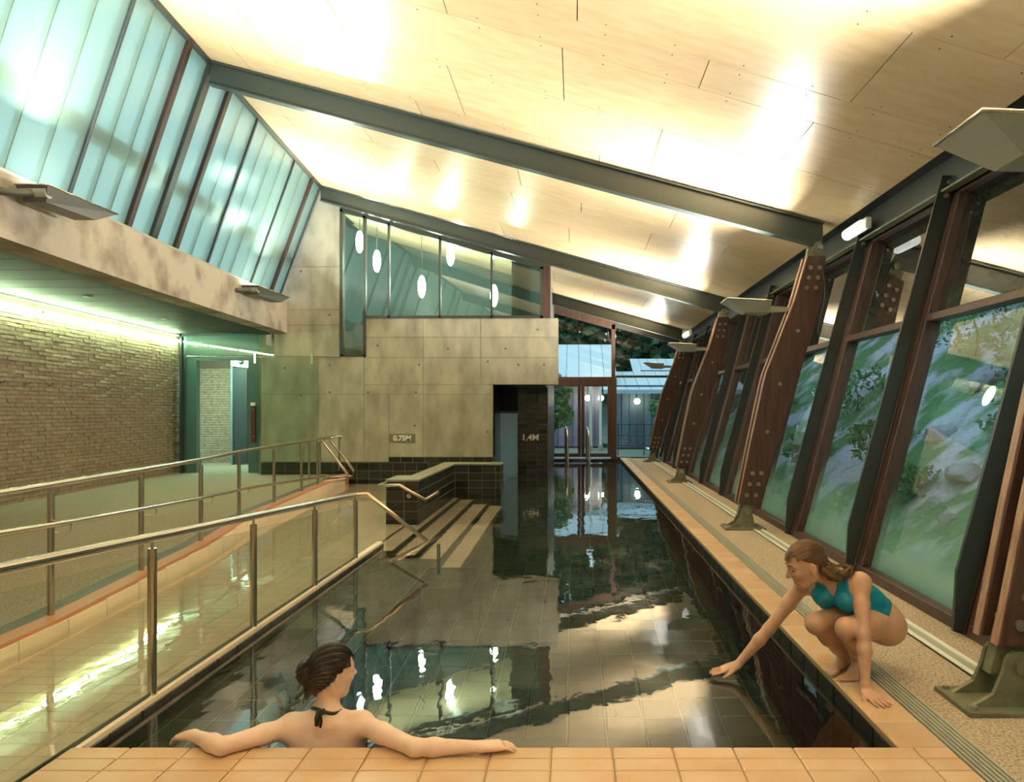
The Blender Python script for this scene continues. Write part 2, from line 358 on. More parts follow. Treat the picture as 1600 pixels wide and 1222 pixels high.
# ---- ramp floor (under water), sloping away, and the landing
rp = MB()
def ramp_z(Y): return -.13-max(0, min(Y, 8.2)-2.0)*0.052
def ramp_x1(Y): return PX0-.03
for a, b in ((-3, 2), (2, 4.93), (4.93, 6.21), (6.21, 7.55), (7.55, 8.2), (8.2, 9.3), (9.3, 12), (12, 14.2), (14.2, 15.4)):
    xa, xb = curb_x(a)+.1, curb_x(b)+.1; za, zb = ramp_z(a), ramp_z(b); x1 = PX0-.03 if a < 8.1 else -2.3
    rp.hexa([(xa, a, -1.6), (x1, a, -1.6), (x1, b, -1.6), (xb, b, -1.6), (xa, a, za-.012), (x1, a, za-.012), (x1, b, zb-.012), (xb, b, zb-.012)])
ramp = struct('floor', rp, CREAMG)
slope = Vector((0, 1, -0.052))
field(ramp, 'tile', CREAM, (PX0-.03, 2.0, ramp_z(2)-.012), (-1, 0, 0), slope, (0, .052, 1), 8, 50, .25, .1244, thick=.012, gap=.004, limit=300, stagger=0, keep=lambda c: c.x > curb_x(c.y)+.03)
field(ramp, 'tile', CREAM, (PX0-.03, -1.2, ramp_z(2)-.012), (-1, 0, 0), (0, 1, 0), (0, 0, 1), 5, 26, .25, .1244, thick=.012, gap=.004, limit=0, stagger=0, keep=lambda c: c.x > curb_x(c.y)+.03)
field(ramp, 'tile', CREAM, (-2.3, 8.22, ramp_z(9)-.012), (-1, 0, 0), (0, 1, 0), (0, 0, 1), 10, 56, .25, .1244, thick=.012, gap=.004, limit=0, stagger=0, keep=lambda c: c.x > curb_x(c.y)+.03, stuff_name='landing_tile_run')
# ---- low wall between ramp and pool that carries the glass
kerb = struct('trim_2', MB().box(PX0-.03, PX0+.032, -3, 8.05, -1.55, -.030), CREAM)
field(kerb, 'tile', DARKB, (PX0+.032, 3.06, -.45), (0, 1, 0), (0, 0, 1), (1, 0, 0), 20, 3, .25, .133, thick=.008)
# ---- pool basin
FZ = -1.40
basin = struct('floor', MB().box(-3.2, 1.6, 3.0, 22.2, FZ-.2, FZ), DGROUT)
field(basin, 'tile', DARKT, (PX0+.08, 3.06, FZ), (1, 0, 0), (0, 1, 0), (0, 0, 1), 14, 76, .25, .25, thick=.008, gap=.009)
bench = struct('floor', MB().box(PX0+.02, -1.45, 3.06, 7.72, FZ, -.42), DGROUT)
field(bench, 'tile', DARKT, (PX0+.045, 3.07, -.42), (1, 0, 0), (0, 1, 0), (0, 0, 1), 3, 19, .21, .25, thick=.008, gap=.010, lim_u=.635, lim_v=4.64)
field(bench, 'tile', DARKT, (-1.45, 3.07, -1.38), (0, 1, 0), (0, 0, 1), (1, 0, 0), 19, 4, .25, .24, thick=.008, gap=.010, lim_v=.96, lim_u=4.64)
bench2 = struct('floor', MB().box(-1.45, -1.05, 6.9, 7.72, FZ, -.80), DGROUT)
field(bench2, 'tile', DARKT, (-1.44, 6.91, -.80), (1, 0, 0), (0, 1, 0), (0, 0, 1), 2, 4, .2, .2, thick=.008, gap=.010)
rw = struct('wall_right', MB().box(PX1, PX1+.2, 3.06, 22.0, FZ-.1, -.03), mat('dim_grout', (.10, .10, .065), .8))
field(rw, 'tile', DARKW, (PX1, 3.06, FZ), (0, 1, 0), (0, 0, 1), (-1, 0, 0), 76, 11, .25, .125, thick=.006, gap=.007, limit=300)
struct('wall_front', MB().box(PX0, PX1+.2, 2.86, 3.06, FZ-.2, -.03), DARKB)
struct('wall_back', MB().box(-2.0, PX1+.3, 21.85, 22.05, FZ-.2, -.03), DARKB)
# ---- water surface: one sheet over ramp and pool
wv = [(-3.05, -3)]; wp = MB()
for a, b in ((-3, 2), (2, 3.062), (3.062, 4.93), (4.93, 6.21), (6.21, 7.55), (7.55, 9.3), (9.3, 12), (12, 14.2), (14.2, 15.39), (15.39, 21.84)):
    x1 = PX0-.03 if b <= 3.07 else PX1-.0005
    xa, xb = (curb_x(a)+.139, curb_x(b)+.139) if b < 15.5 else (-1.45, -1.45)
    if b > 15.5: wp.add([(-1.45, a, WZ), (x1, a, WZ), (x1, b, WZ), (-1.45, b, WZ)], [(0, 1, 2, 3)])
    else: wp.add([(xa, a, WZ), (x1, a, WZ), (x1, b, WZ), (xb, b, WZ)], [(0, 1, 2, 3)])
wo_ = wp.build('pool_water', WATER, kind='structure', fix=False)
# ---- steps from the landing into the pool
for i, (x0, x1, y0, z) in enumerate(((-2.31, -2.03, 8.22, -.50), (-2.03, -1.76, 8.15, -.66), (-1.76, -1.48, 7.74, -.84), (-1.48, -1.22, 7.74, -1.02))):
    st = MB().box(x0, x1, y0, 13.0 if i < 3 else 12.6, FZ, z-.012).build('floor', DGROUT, kind='structure')
    field(st, 'tile', CREAM, (x0+.035, y0+.02, z-.012), (1, 0, 0), (0, 1, 0), (0, 0, 1), 1, 19, x1-x0-.05, .25, thick=.012, lim_v=(13.0 if i < 3 else 12.6)-y0-.03)
# ---- coping
cf = struct('floor', MB().box(PX0+.032, 1.556, -3, 3.06, -.5, -.006), GROUT)
field(cf, 'tile', COPE, (PX0+.036, 3.06, -.006), (1, 0, 0), (0, -1, 0), (0, 0, 1), 15, 9, .25, .1, thick=.008, gap=.005, lim_u=3.65)
cr_ = struct('trim_3', MB().box(PX1, 1.556, 3.06, 21.9, -.5, -.006), GROUT)
field(cr_, 'tile', COPE, (PX1, 3.06, -.006), (0, 1, 0), (1, 0, 0), (0, 0, 1), 76, 1, .25, .21, thick=.008, gap=.004)
# drain grate along the coping: long bars over a dark slot
gr = thing('drain_grate', (1.62, 3.5, 0), 'long grey slotted drain grate running between tan coping and stone aggregate floor', 'drain')
MB().box(1.558, 1.682, -3, 21.9, -.03, -.0115).build('channel', GAP, gr)
for i in range(6):
    MB().box(1.560+i*.0205, 1.573+i*.0205, -3, 21.9, -.011, .003).build('bar', GRATE, gr)
mt = thing('metal_channel', (2.17, 3.5, 0), 'pale metal floor channel let into the aggregate below the leaning windows', 'channel')
MB().box(2.105, 2.225, 3.9, 21.8, -.02, -.002).build('tray', GRATE, mt)
for x in (2.105, 2.195): MB().box(x, x+.03, 3.9, 21.8, -.012, .006).build('edge_strip', WHITE, mt)

# ---- ceiling: roof deck, plywood panels in rows
rd = MB()
for a, b in ((-3.2, 2), (2, 9), (9, 15), (15, 22.3)):
    xa, xb = ceil_left(a)-.35, ceil_left(b)-.35
    rd.hexa([(xa, a, ceil_z(xa, a)+.05), (3.75, a, ceil_z(3.16, a)-.05), (3.75, b, ceil_z(3.16, b)-.05), (xb, b, ceil_z(xb, b)+.05),
             (xa, a, ceil_z(xa, a)+.3), (3.75, a, ceil_z(3.16, a)+.2), (3.75, b, ceil_z(3.16, b)+.2), (xb, b, ceil_z(xb, b)+.3)])
ceiling = struct('ceiling', rd, GAP)
rows = [(-3.1, -1.95, .3), (-1.95, -.8, 1.2), (-.8, .35, .1), (.35, 1.5, .9), (1.5, 2.65, -.2), (2.65, 3.75, 1.0), (3.75, 4.86, .62), (4.86, 5.96, .02), (5.96, 6.47, -1.12), (6.47, 7.55, -.11), (7.55, 8.80, -1.31),
        (8.80, 9.9, .3), (9.9, 11.0, -.8), (11.0, 11.55, .1), (11.55, 12.7, -1.0), (12.7, 13.8, -.1), (13.8, 14.9, .8), (14.9, 16.1, -.4), (16.1, 17.3, .6), (17.3, 18.5, -.5), (18.5, 19.6, .5), (19.6, 20.8, -.6), (20.8, 22.0, .2)]
for a, b, xj in rows:
    xs = sorted({round(xj+2.21*k, 3) for k in range(-4, 4)})
    xl = ceil_left((a+b)/2)-.02; xs = [xl]+[x for x in xs if xl+.25 < x < 2.95]+[3.16]
    g = .004
    for x0, x1 in zip(xs, xs[1:]):
        MB().hexa([(x0+g, a+g, ceil_z(x0+g, a+g)), (x1-g, a+g, ceil_z(x1-g, a+g)), (x1-g, b-g, ceil_z(x1-g, b-g)), (x0+g, b-g, ceil_z(x0+g, b-g)),
                   (x0+g, a+g, ceil_z(x0+g, a+g)+.018), (x1-g, a+g, ceil_z(x1-g, a+g)+.018), (x1-g, b-g, ceil_z(x1-g, b-g)+.018), (x0+g, b-g, ceil_z(x0+g, b-g)+.018)]).build('panel', PLY, ceiling)
sc = MB()       # screw heads of the panels overhead
for a, b, xj in rows[5:12]:
    for xx in np.arange(-3.6, 3.1, .55):
        for yy in (a+.08, b-.08):
            c = Vector((xx, yy, ceil_z(xx, yy)-.001)); sc.cyl(c, (0, 0, 1), .006, .004, 6)
sc.build('screw_heads', GAP, ceiling, kind='stuff')
# ---- roof beams
def beam(ya, yb, xa=None, xb=2.98, h=.30, wd=.13, label='', drop=.02):
    xa = ceil_left(ya)+.02 if xa is None else xa
    za, zb = ceil_z(xa, ya)-drop, ceil_z(min(xb, 3.16), yb)-drop
    t = thing('roof_beam', ((xa+xb)/2, (ya+yb)/2, (za+zb)/2-h), label, 'beam', kind='structure')
    def bar(dy0, dy1, t0, t1, nm, m=BEAMM):
        MB().hexa([(xa, ya+dy0, za-t1), (xb, yb+dy0, zb-t1), (xb, yb+dy1, zb-t1), (xa, ya+dy1, za-t1), (xa, ya+dy0, za-t0), (xb, yb+dy0, zb-t0), (xb, yb+dy1, zb-t0), (xa, ya+dy1, za-t0)]).build(nm, m, t)
    bar(-wd/2, wd/2, 0, .018, 'flange'); bar(-.012, .012, .018, h-.018, 'web'); bar(-wd/2, wd/2, h-.018, h, 'flange')
    return t
beam(9.5, 8.85, label='dark steel roof beam crossing the ceiling nearest, from the glass clerestory to the bolted timber post')
beam(15.05, 14.75, label='dark steel roof beam directly above the windows of the concrete wall')
beam(20.5, 20.4, xa=-1.5, label='steel roof beam just inside the far glazed end wall')
beam(3.45, 3.45, label='dark steel roof beam overhead at the nearest timber post')
# eave channel along the right wall
ev = thing('eave_channel', (3.32, 8, 3.4), 'blue-grey steel channel running under the roof edge above the leaning windows', 'beam', kind='structure')
MB().box(3.29, 3.315, -3, 21.9, 3.31, 3.64).build('web', STEEL, ev)
MB().box(3.20, 3.315, -3, 21.9, 3.31, 3.328).build('flange', GALV, ev)
MB().box(3.16, 3.315, -3, 21.9, 3.622, 3.64).build('flange', STEEL, ev)

# ---- leaning window wall on the right
def wxp(z, off=0.0): return 2.50+.262*z+off
def leanbox(mb_, y0, y1, z0, z1, o0, o1):
    return mb_.hexa([(wxp(z0, o0), y0, z0), (wxp(z0, o1), y0, z0), (wxp(z0, o1), y1, z0), (wxp(z0, o0), y1, z0), (wxp(z1, o0), y0, z1), (wxp(z1, o1), y0, z1), (wxp(z1, o1), y1, z1), (wxp(z1, o0), y1, z1)])
FINS = [-2.8, -.95, .9, 2.75, 4.62, 6.45, 8.30, 10.2, 12.1, 14.05, 15.95, 17.85, 19.75, 21.65]
SILL_Z, TR_Z, HEAD_Z = .06, 2.2, 3.28
for i, (a, b) in enumerate(zip(FINS, FINS[1:])):
    wn = thing('window_%d' % (i+1), (wxp(0), (a+b)/2, 0), None, None, kind='structure')
    y0, y1 = a+.01, b-.01; sw = .11
    def part(nm, m, *bx, bv=.006):
        q = MB(); leanbox(q, *bx); return q.build(nm, m, wn, bevel=bv)
    part('sill', TIMBER, y0, y1, -.02, SILL_Z, -.05, .12)
    part('stile', TIMBER, y0, y0+sw, SILL_Z, HEAD_Z+.03, -.05, .09); part('stile', TIMBER, y1-sw, y1, SILL_Z, HEAD_Z+.03, -.05, .09)
    part('transom', TIMBER, y0+sw, y1-sw, TR_Z-.035, TR_Z+.035, -.05, .09)
    part('head_rail', TIMBER, y0, y1, HEAD_Z, HEAD_Z+.11, -.05, .09)
    part('pane', GLASSD, y0+sw-.01, y1-sw+.01, SILL_Z, TR_Z, .030, .036, bv=0); part('pane', GLASSU, y0+sw-.01, y1-sw+.01, TR_Z, HEAD_Z, .030, .036, bv=0)
    f = MB(); z0, z1 = -.0, 3.46                       # steel fin in front of the joint, its foot cut to a point
    f.prism([(wxp(z0, -.13), b-.014, z0+.02), (wxp(z0, -.07), b-.014, z0), (wxp(z1, -.06), b-.014, z1), (wxp(z1, -.19), b-.014, z1), (wxp(.4, -.21), b-.014, .4)], (0, .028, 0))
    fin = f.build('fin', STEEL, wn)
    for zz in (3.28, 3.40):
        MB().cyl((wxp(zz, -.115), b-.02, zz), (0, 1, 0), .022, .03, 8).build('bolt', BOLT, fin)

# ---- left side: brick wall, lower ceiling, concrete band, clerestory of channel glass
BA, BB = Vector((-7.55, 5.5, 0)), Vector((-8.58, 16.05, 0)); bd = (BB-BA).normalized(); bn = Vector((bd.y, -bd.x, 0))
bw = MB().hexa([BA+bn*-.25+Vector((0, 0, -.3)), BA+Vector((0, 0, -.3)), BB+Vector((0, 0, -.3)), BB+bn*-.25+Vector((0, 0, -.3)),
                BA+bn*-.25+Vector((0, 0, 3.2)), BA+Vector((0, 0, 3.2)), BB+Vector((0, 0, 3.2)), BB+bn*-.25+Vector((0, 0, 3.2))])
wall_left = struct('wall_left', bw, MORTAR)
field(wall_left, 'brick', BRICK, BA+bd*4.4+Vector((0, 0, .0)), bd, (0, 0, 1), bn, 18, 48, .345, .0605, gap=.006, thick=.013, limit=300, stagger=.5, rough=.25, near=(-6, 9, 1.2), lim_u=6.15)
field(wall_left, 'brick', BRICK, BA+Vector((0, 0, .0)), bd, (0, 0, 1), bn, 13, 48, .345, .0605, gap=.006, thick=.013, limit=0, stagger=.5, rough=.25, stuff_name='brick_beyond')
struct('wall_left', MB().box(-8.0, -7.5, -3.2, 5.5, -.3, 3.2), CONC2)
struct('wall_front', MB().box(-9, 4.2, -3.4, -3.2, -.6, 6.4), CONC)
FB = [(-3.0, 2.96), (2.0, 2.96), (9.5, 2.96), (15.5, 3.03)]
def fas_x(Y): return -5.436-.0989*(Y-9.5)
def fas_z(Y): return 3.606+.0156*(Y-9.5)
def fas_b(Y): return 2.96 if Y < 9.5 else 2.96+.07*(Y-9.5)/6
fm = MB()
for a, b in ((-3, 2), (2, 5.9), (5.9, 9.5), (9.5, 12.5), (12.5, 15.5)):
    fm.hexa([(fas_x(a)-.35, a, fas_b(a)), (fas_x(a), a, fas_b(a)), (fas_x(b), b, fas_b(b)), (fas_x(b)-.35, b, fas_b(b)), (fas_x(a)-.35, a, fas_z(a)), (fas_x(a), a, fas_z(a)), (fas_x(b), b, fas_z(b)), (fas_x(b)-.35, b, fas_z(b))])
struct('trim_4', fm, CONC2)
struct('ceiling', MB().hexa([(-10, -3, 3.42), (fas_x(-3)-.3, -3, 3.42), (fas_x(17)-.3, 17, 3.42), (-10, 17, 3.42), (-10, -3, 3.5), (fas_x(-3)-.3, -3, 3.5), (fas_x(17)-.3, 17, 3.5), (-10, 17, 3.5)]), GAP)
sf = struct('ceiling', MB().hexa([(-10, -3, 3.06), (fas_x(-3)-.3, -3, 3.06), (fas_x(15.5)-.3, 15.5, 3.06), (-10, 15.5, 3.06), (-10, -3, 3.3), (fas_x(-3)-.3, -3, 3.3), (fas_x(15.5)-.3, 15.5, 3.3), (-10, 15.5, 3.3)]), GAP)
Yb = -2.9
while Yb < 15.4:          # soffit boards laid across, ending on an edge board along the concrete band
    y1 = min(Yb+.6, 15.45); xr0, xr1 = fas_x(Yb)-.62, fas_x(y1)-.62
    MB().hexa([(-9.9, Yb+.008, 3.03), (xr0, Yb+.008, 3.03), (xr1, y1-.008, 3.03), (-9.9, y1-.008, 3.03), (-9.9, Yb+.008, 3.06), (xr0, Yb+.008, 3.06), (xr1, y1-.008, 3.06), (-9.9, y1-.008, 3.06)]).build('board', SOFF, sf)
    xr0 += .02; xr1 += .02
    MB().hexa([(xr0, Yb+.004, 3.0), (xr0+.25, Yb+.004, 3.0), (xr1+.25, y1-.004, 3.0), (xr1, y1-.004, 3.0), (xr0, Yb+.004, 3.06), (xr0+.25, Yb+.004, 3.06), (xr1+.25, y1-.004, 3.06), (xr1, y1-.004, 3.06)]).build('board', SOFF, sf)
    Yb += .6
# clerestory
CL_T = lambda Y: (ceil_left(Y)+.01, Y, ceil_z(ceil_left(Y), Y)-.03)
CL_B = lambda Y: (fas_x(Y)-.06, Y, fas_z(Y)+.02)
def clq(mb_, ya, yb, din, dout, tb=0.0, tt=1.0):
    p = []
    for t in (tb, tt):
        for (Y, d) in ((ya, din), (yb, din), (yb, dout), (ya, dout)):
            q = Vector(CL_B(Y)).lerp(Vector(CL_T(Y)), t); p.append(q+Vector((d*.95, 0, -d*.31)))
    return mb_.hexa(p)
cw = thing('window_20', CL_B(9.5), None, None, kind='structure')
MULL = [(-2.9, 'd'), (-.3, 's'), (2.0, 'd'), (3.6, 't'), (4.4, 's'), (5.75, 'd'), (7.69, 'd'), (8.9, 't'), (9.54, 's'), (10.2, 't'), (11.33, 'd'), (13.28, 'd'), (14.39, 't'), (15.0, 'd')]
for (a, ka), (b, kb) in zip(MULL, MULL[1:]):
    n = max(1, round((b-a)/.48)); ws = (b-a)/n
    for i in range(n):
        y0, y1 = a+i*ws+.001, a+(i+1)*ws-.001
        q = MB(); clq(q, y0, y1, 0, -.007); clq(q, y0, y0+.008, .0, -.06); clq(q, y1-.008, y1, .0, -.06)
        q.build('channel_pane', CHAN, cw)
for Y, k in MULL:
    q = MB(); wdt = {'d': .022, 's': .075, 't': .05}[k]; clq(q, Y-wdt, Y+wdt, .03 if k == 'd' else .05, -.09, -.01, 1.0)
    q.build('mullion', {'d': DKALU, 's': STEEL, 't': mat('dark_hardwood', (.035, .018, .013), .45)}[k], cw, bevel=.004)
q = MB()
clq(q, -2.9, 15.0, .035, -.08, .985, 1.03); q.build('head_channel', DKALU, cw)
q = MB(); clq(q, -2.9, 15.0, .05, -.08, -.02, .012); q.build('sill_channel', GRATE, cw)
q = MB(); clq(q, -2.9, 15.0, -.10, -.20, .30, .375); q.build('girt', mat('outer_girt', (.16, .17, .12), .6), cw)   # horizontal rail outside, seen blurred through the glass
# ---- concrete end wall at Y 15.4: formwork panels with recessed joints
WY = 15.4
def wp_(px, py): return P(px, py, WY)
def topy(px): return 642-F*(ceil_z((px-CX)*WY/F, WY)-.02-CAMH)/WY
rects = [(428, None, 531, 417), (428, 417, 531, 484), (428, 484, 531, 508), (428, 508, 531, 557),
         (408, 557, 497, 616), (497, 557, 569, 616), (569, 559, 661, 601), (661, 559, 751, 601), (751, 559, 872, 601),
         (408, 616, 497, 722), (497, 616, 569, 722), (569, 616, 608, 722), (608, 616, 661, 714), (661, 616, 770, 714),
         (569, 601, 661, 616), (661, 601, 770, 616),
         (571, 497, 661, 527), (661, 497, 751, 527), (751, 497, 872, 527), (571, 527, 661, 559), (661, 527, 751, 559), (751, 527, 872, 559)]
core = MB(); panels = []
for (x0, y0, x1, y1) in rects:
    pts = [(x0, y1), (x1, y1), (x1, topy(x1)), (x0, topy(x0))] if y0 is None else [(x0, y1), (x1, y1), (x1, y0), (x0, y0)]
    core.prism([wp_(*p)+Vector((0, .012, 0)) for p in pts], (0, .34, 0)); panels.append(pts)
wall_back = struct('wall_back', core, mat('concrete_joint', (.20, .18, .13), .9))
for pts in panels:
    cx_ = sum(p[0] for p in pts)/4; cy_ = sum(p[1] for p in pts)/4
    q = [wp_(p[0]+(.35 if p[0] < cx_ else -.35), p[1]+(.35 if p[1] < cy_ else -.35)) for p in pts]
    MB().prism(q, (0, .10, 0)).build('panel', CONC, wall_back)
th = MB()
for (px, py) in [(515, 570), (655, 570), (648, 665), (515, 613), (575, 613), (650, 613), (762, 675), (762, 565), (810, 570), (850, 570), (470, 424), (515, 492), (445, 575), (470, 618), (590, 540), (700, 545), (790, 545), (840, 515)]:
    th.cyl(wp_(px, py)+Vector((0, -.001, 0)), (0, 1, 0), .022, .006, 10)
th.build('tie_holes', mat('tie_hole', (.12, .11, .08), .9), wall_back, kind='stuff')
# dark tile upstand along the foot of the concrete
up = struct('baseboard_back', MB().box(P(409, 0, WY).x, P(770, 0, WY).x, WY-.03, WY+.1, -.7, .32), DGROUT)
X0, X1, XM = P(409, 0, WY).x, P(770, 0, WY).x, P(608, 0, WY).x
MB().box(XM, X1, WY-.035, WY+.05, .32, .435).build('upstand', DGROUT, up)
field(up, 'tile', DARKB, (X0, WY-.03, -.36), (1, 0, 0), (0, 0, 1), (0, -1, 0), 20, 4, .25, .17, thick=.008, gap=.012, lim_u=X1-X0)
field(up, 'tile', DARKB, (XM, WY-.035, .325), (1, 0, 0), (0, 0, 1), (0, -1, 0), 9, 1, .25, .11, thick=.008, gap=.012, lim_u=X1-XM)
# ---- writing
def text(body, size, loc, m, parent, depth=.004, rot=(math.pi/2, 0, 0)):
    cu = bpy.data.curves.new('lettering', 'FONT'); cu.body = body; cu.size = size; cu.extrude = depth; cu.offset = .005; cu.align_x = 'CENTER'; cu.align_y = 'CENTER'
    o = bpy.data.objects.new('lettering', cu); C.objects.link(o); bpy.context.view_layer.update()
    me = bpy.data.meshes.new_from_object(o.evaluated_get(bpy.context.evaluated_depsgraph_get())); bpy.data.objects.remove(o)
    q = link_mesh('lettering', me, None, parent, Vector(loc)); me.materials.clear(); me.materials.append(m); q.rotation_euler = rot
    return q
sg = thing('depth_marker', P(628, 692, WY-.02), 'recessed grey plaque reading 0.75M low on the pale concrete wall', 'sign')
a, b = P(608, 692, WY), P(649, 678, WY)
MB().box(a.x, b.x, WY-.012, WY-.002, a.z, b.z).build('plaque', mat('plaque', (.20, .18, .12), .8), sg)
text('0.75M', .15, P(628.5, 685, WY-.018), WHITE, sg)
# ---- window band in the concrete wall (slanting head)
def fourpts(p, y): return [P(a, b, y) for a, b in p]
wb = thing('window_21', wp_(700, 495), None, None, kind='structure')
hy = lambda x: topy(x)+20.5                # under the roof beam
def fr_bar(pts, nm='frame_bar', d=.09, y=WY-.03): MB().prism(fourpts(pts, y), (0, d, 0)).build(nm, WINALU, wb)
fr_bar([(531, 557), (535.5, 557), (535.5, hy(535)), (531, hy(531))]); fr_bar([(567, 557), (571.5, 557), (571.5, hy(571)), (567, hy(567))])
fr_bar([(531, 557), (571, 557), (571, 553), (531, 553)])
for x in (607, 687, 768): fr_bar([(x-1.6, 497), (x+1.6, 497), (x+1.6, hy(x)), (x-1.6, hy(x))])
fr_bar([(571, 497), (848, 497), (848, 493), (571, 493)]); fr_bar([(844, 497), (848, 497), (848, hy(848)), (844, hy(848))])
fr_bar([(531, hy(531)+4), (848, hy(848)+4), (848, hy(848)-6), (531, hy(531)-6)], 'head_bar')
for x0, x1, yb in ((535, 567, 553), (571, 607, 493), (607, 687, 493), (687, 768, 493), (768, 844, 493)):
    MB().prism(fourpts([(x0, yb), (x1, yb), (x1, hy(x1)), (x0, hy(x0))], WY+.02), (0, .008, 0)).build('pane', GLASSR, wb)
struct('trim_5', MB().prism(fourpts([(848, 497), (860, 497), (860, topy(860)+8), (848, topy(848)+8)], WY-.02), (0, .2, 0)), TIMBER)
# room behind the concrete wall
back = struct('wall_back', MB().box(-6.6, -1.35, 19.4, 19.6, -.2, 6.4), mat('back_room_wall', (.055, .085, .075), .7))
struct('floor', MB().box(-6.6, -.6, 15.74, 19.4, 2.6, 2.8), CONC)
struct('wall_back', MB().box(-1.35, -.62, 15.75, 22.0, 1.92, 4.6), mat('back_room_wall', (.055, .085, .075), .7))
struct('wall_left', MB().box(-6.75, -6.6, 15.74, 19.6, -.2, 6.4), CONC)
GL = [(562, 378, 'added white glow for a lamp reflection, high behind the tall narrow window'), (589, 408, 'added white glow for a lamp reflection, behind the second pane of the window band'), (704, 398, 'added white glow for a lamp reflection, behind the middle of the window band, right of a mullion'),
      (770, 388, 'added white glow for a lamp reflection, behind the mullion before the last pane of the window band'), (659, 448, 'added white glow for a lamp reflection, low behind the third pane of the window band'), (772, 462, 'added white glow for a lamp reflection, low behind the last pane of the window band')]
for px, py, lb_ in GL:  # added glowing shapes that imitate lamp reflections in the window panes
    p = P(px, py, 17.4)
    t = thing('pane_glint', p, lb_, 'lamp', 'added lamp reflections behind the window band')
    me = bpy.data.meshes.new('globe'); bm = bmesh.new(); bmesh.ops.create_uvsphere(bm, u_segments=12, v_segments=8, radius=.14); bmesh.ops.scale(bm, vec=(.65, .65, 1.9), verts=bm.verts); bm.to_mesh(me); bm.free()
    link_mesh('globe', me, emit('pane_glint_glow', (.93, 1, .88), 42), t, p.copy(), True)
    MB().tube([p+Vector((0, 0, .26)), (p.x, p.y, ceil_z(p.x, p.y)-.02)], .008, 6).build('glint_cord', DKALU, t)
# opening below the overhang: glazing coloured blue for the sky it reflects, dark reveal, black tile pier with the depth mark
PY = 16.9
pier = struct('wall_right', MB().box(P(809, 0, PY).x, P(854, 0, PY).x, PY, 22.0, FZ-.1, 2.3), DGROUT)
field(pier, 'tile', DARKB, (P(809, 0, PY).x, PY, -.2), (1, 0, 0), (0, 0, 1), (0, -1, 0), 3, 21, .225, .118, thick=.01, gap=.012, stagger=.0)
bo = thing('window_22', P(790, 745, PY), None, None, kind='structure')
a, b = P(771, 745, PY+.05), P(809, 646, PY+.05)
MB().box(a.x-.3, b.x+.01, PY+.05, PY+.075, WZ-.5, b.z).build('pane', GLASSBL, bo)
MB().box(a.x-.3, b.x+.01, PY+.04, PY+.085, b.z, b.z+.05).build('head_bar', DKALU, bo)
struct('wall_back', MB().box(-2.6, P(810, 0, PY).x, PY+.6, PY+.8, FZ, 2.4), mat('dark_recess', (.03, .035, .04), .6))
struct('wall_left', MB().box(P(770, 0, WY).x-.12, P(770, 0, WY).x, WY+.1, PY+.7, FZ, 2.1), DARKB)
struct('trim_6', MB().box(P(854, 0, PY).x, P(854, 0, PY).x+.03, PY, 21.9, -.4, 2.25), mat('dark_hardwood', (.035, .018, .013), .45))
dm = thing('depth_marker', P(828, 690, PY), 'white 1.4M lettering on the black tiled pier beside the glazed door', 'sign')
MB().box(P(817.5, 0, PY).x, P(840, 0, PY).x, PY-.018, PY-.008, P(0, 692, PY).z, P(0, 677, PY).z).build('plaque', DARKB, dm)
text('1.4M', .20, P(828.5, 684, PY-.024), WHITE, dm)

# ---- black tiled low wall, bent in plan, at the head of the steps
bk = thing('tiled_low_wall', (-2.3, 10.2, WZ), 'low black tiled wall bending beside the cream underwater steps', 'wall', kind='structure')
top = .46; bot = FZ
def tiled(x0, x1, y0, y1, faces):
    MB().box(x0, x1, y0, y1, bot, top-.02).build('core', DGROUT, bk)
    MB().box(x0-.012, x1+.012, y0-.012, y1+.012, top-.02, top+.008).build('cap', mat('grey_green_cap', (.26, .26, .17), .4), bk, bevel=.006)
    nz = 8; dz = .135
    for f in faces:
        if f == 'f': field(bk, 'tile', DARKB, (x0, y0, top-.02-nz*dz), (1, 0, 0), (0, 0, 1), (0, -1, 0), max(1, math.ceil((x1-x0)/.24)), nz, .24, dz, thick=.008, gap=.012, lim_u=x1-x0)
        if f == 'r': field(bk, 'tile', DARKB, (x1, y0, top-.02-nz*dz), (0, 1, 0), (0, 0, 1), (1, 0, 0), max(1, math.ceil((y1-y0)/.24)), nz, .24, dz, thick=.008, gap=.012, lim_u=y1-y0)
        if f == 'l': field(bk, 'tile', DARKB, (x0, y0, top-.02-nz*dz), (0, 1, 0), (0, 0, 1), (-1, 0, 0), max(1, math.ceil((y1-y0)/.24)), nz, .24, dz, thick=.008, gap=.012, lim_u=y1-y0)
tiled(-2.56, -2.13, 10.0, 10.65, 'frl'); tiled(-2.36, -2.13, 10.68, 13.0, 'r'); tiled(-2.36, -1.31, 13.03, 13.4, 'fr')
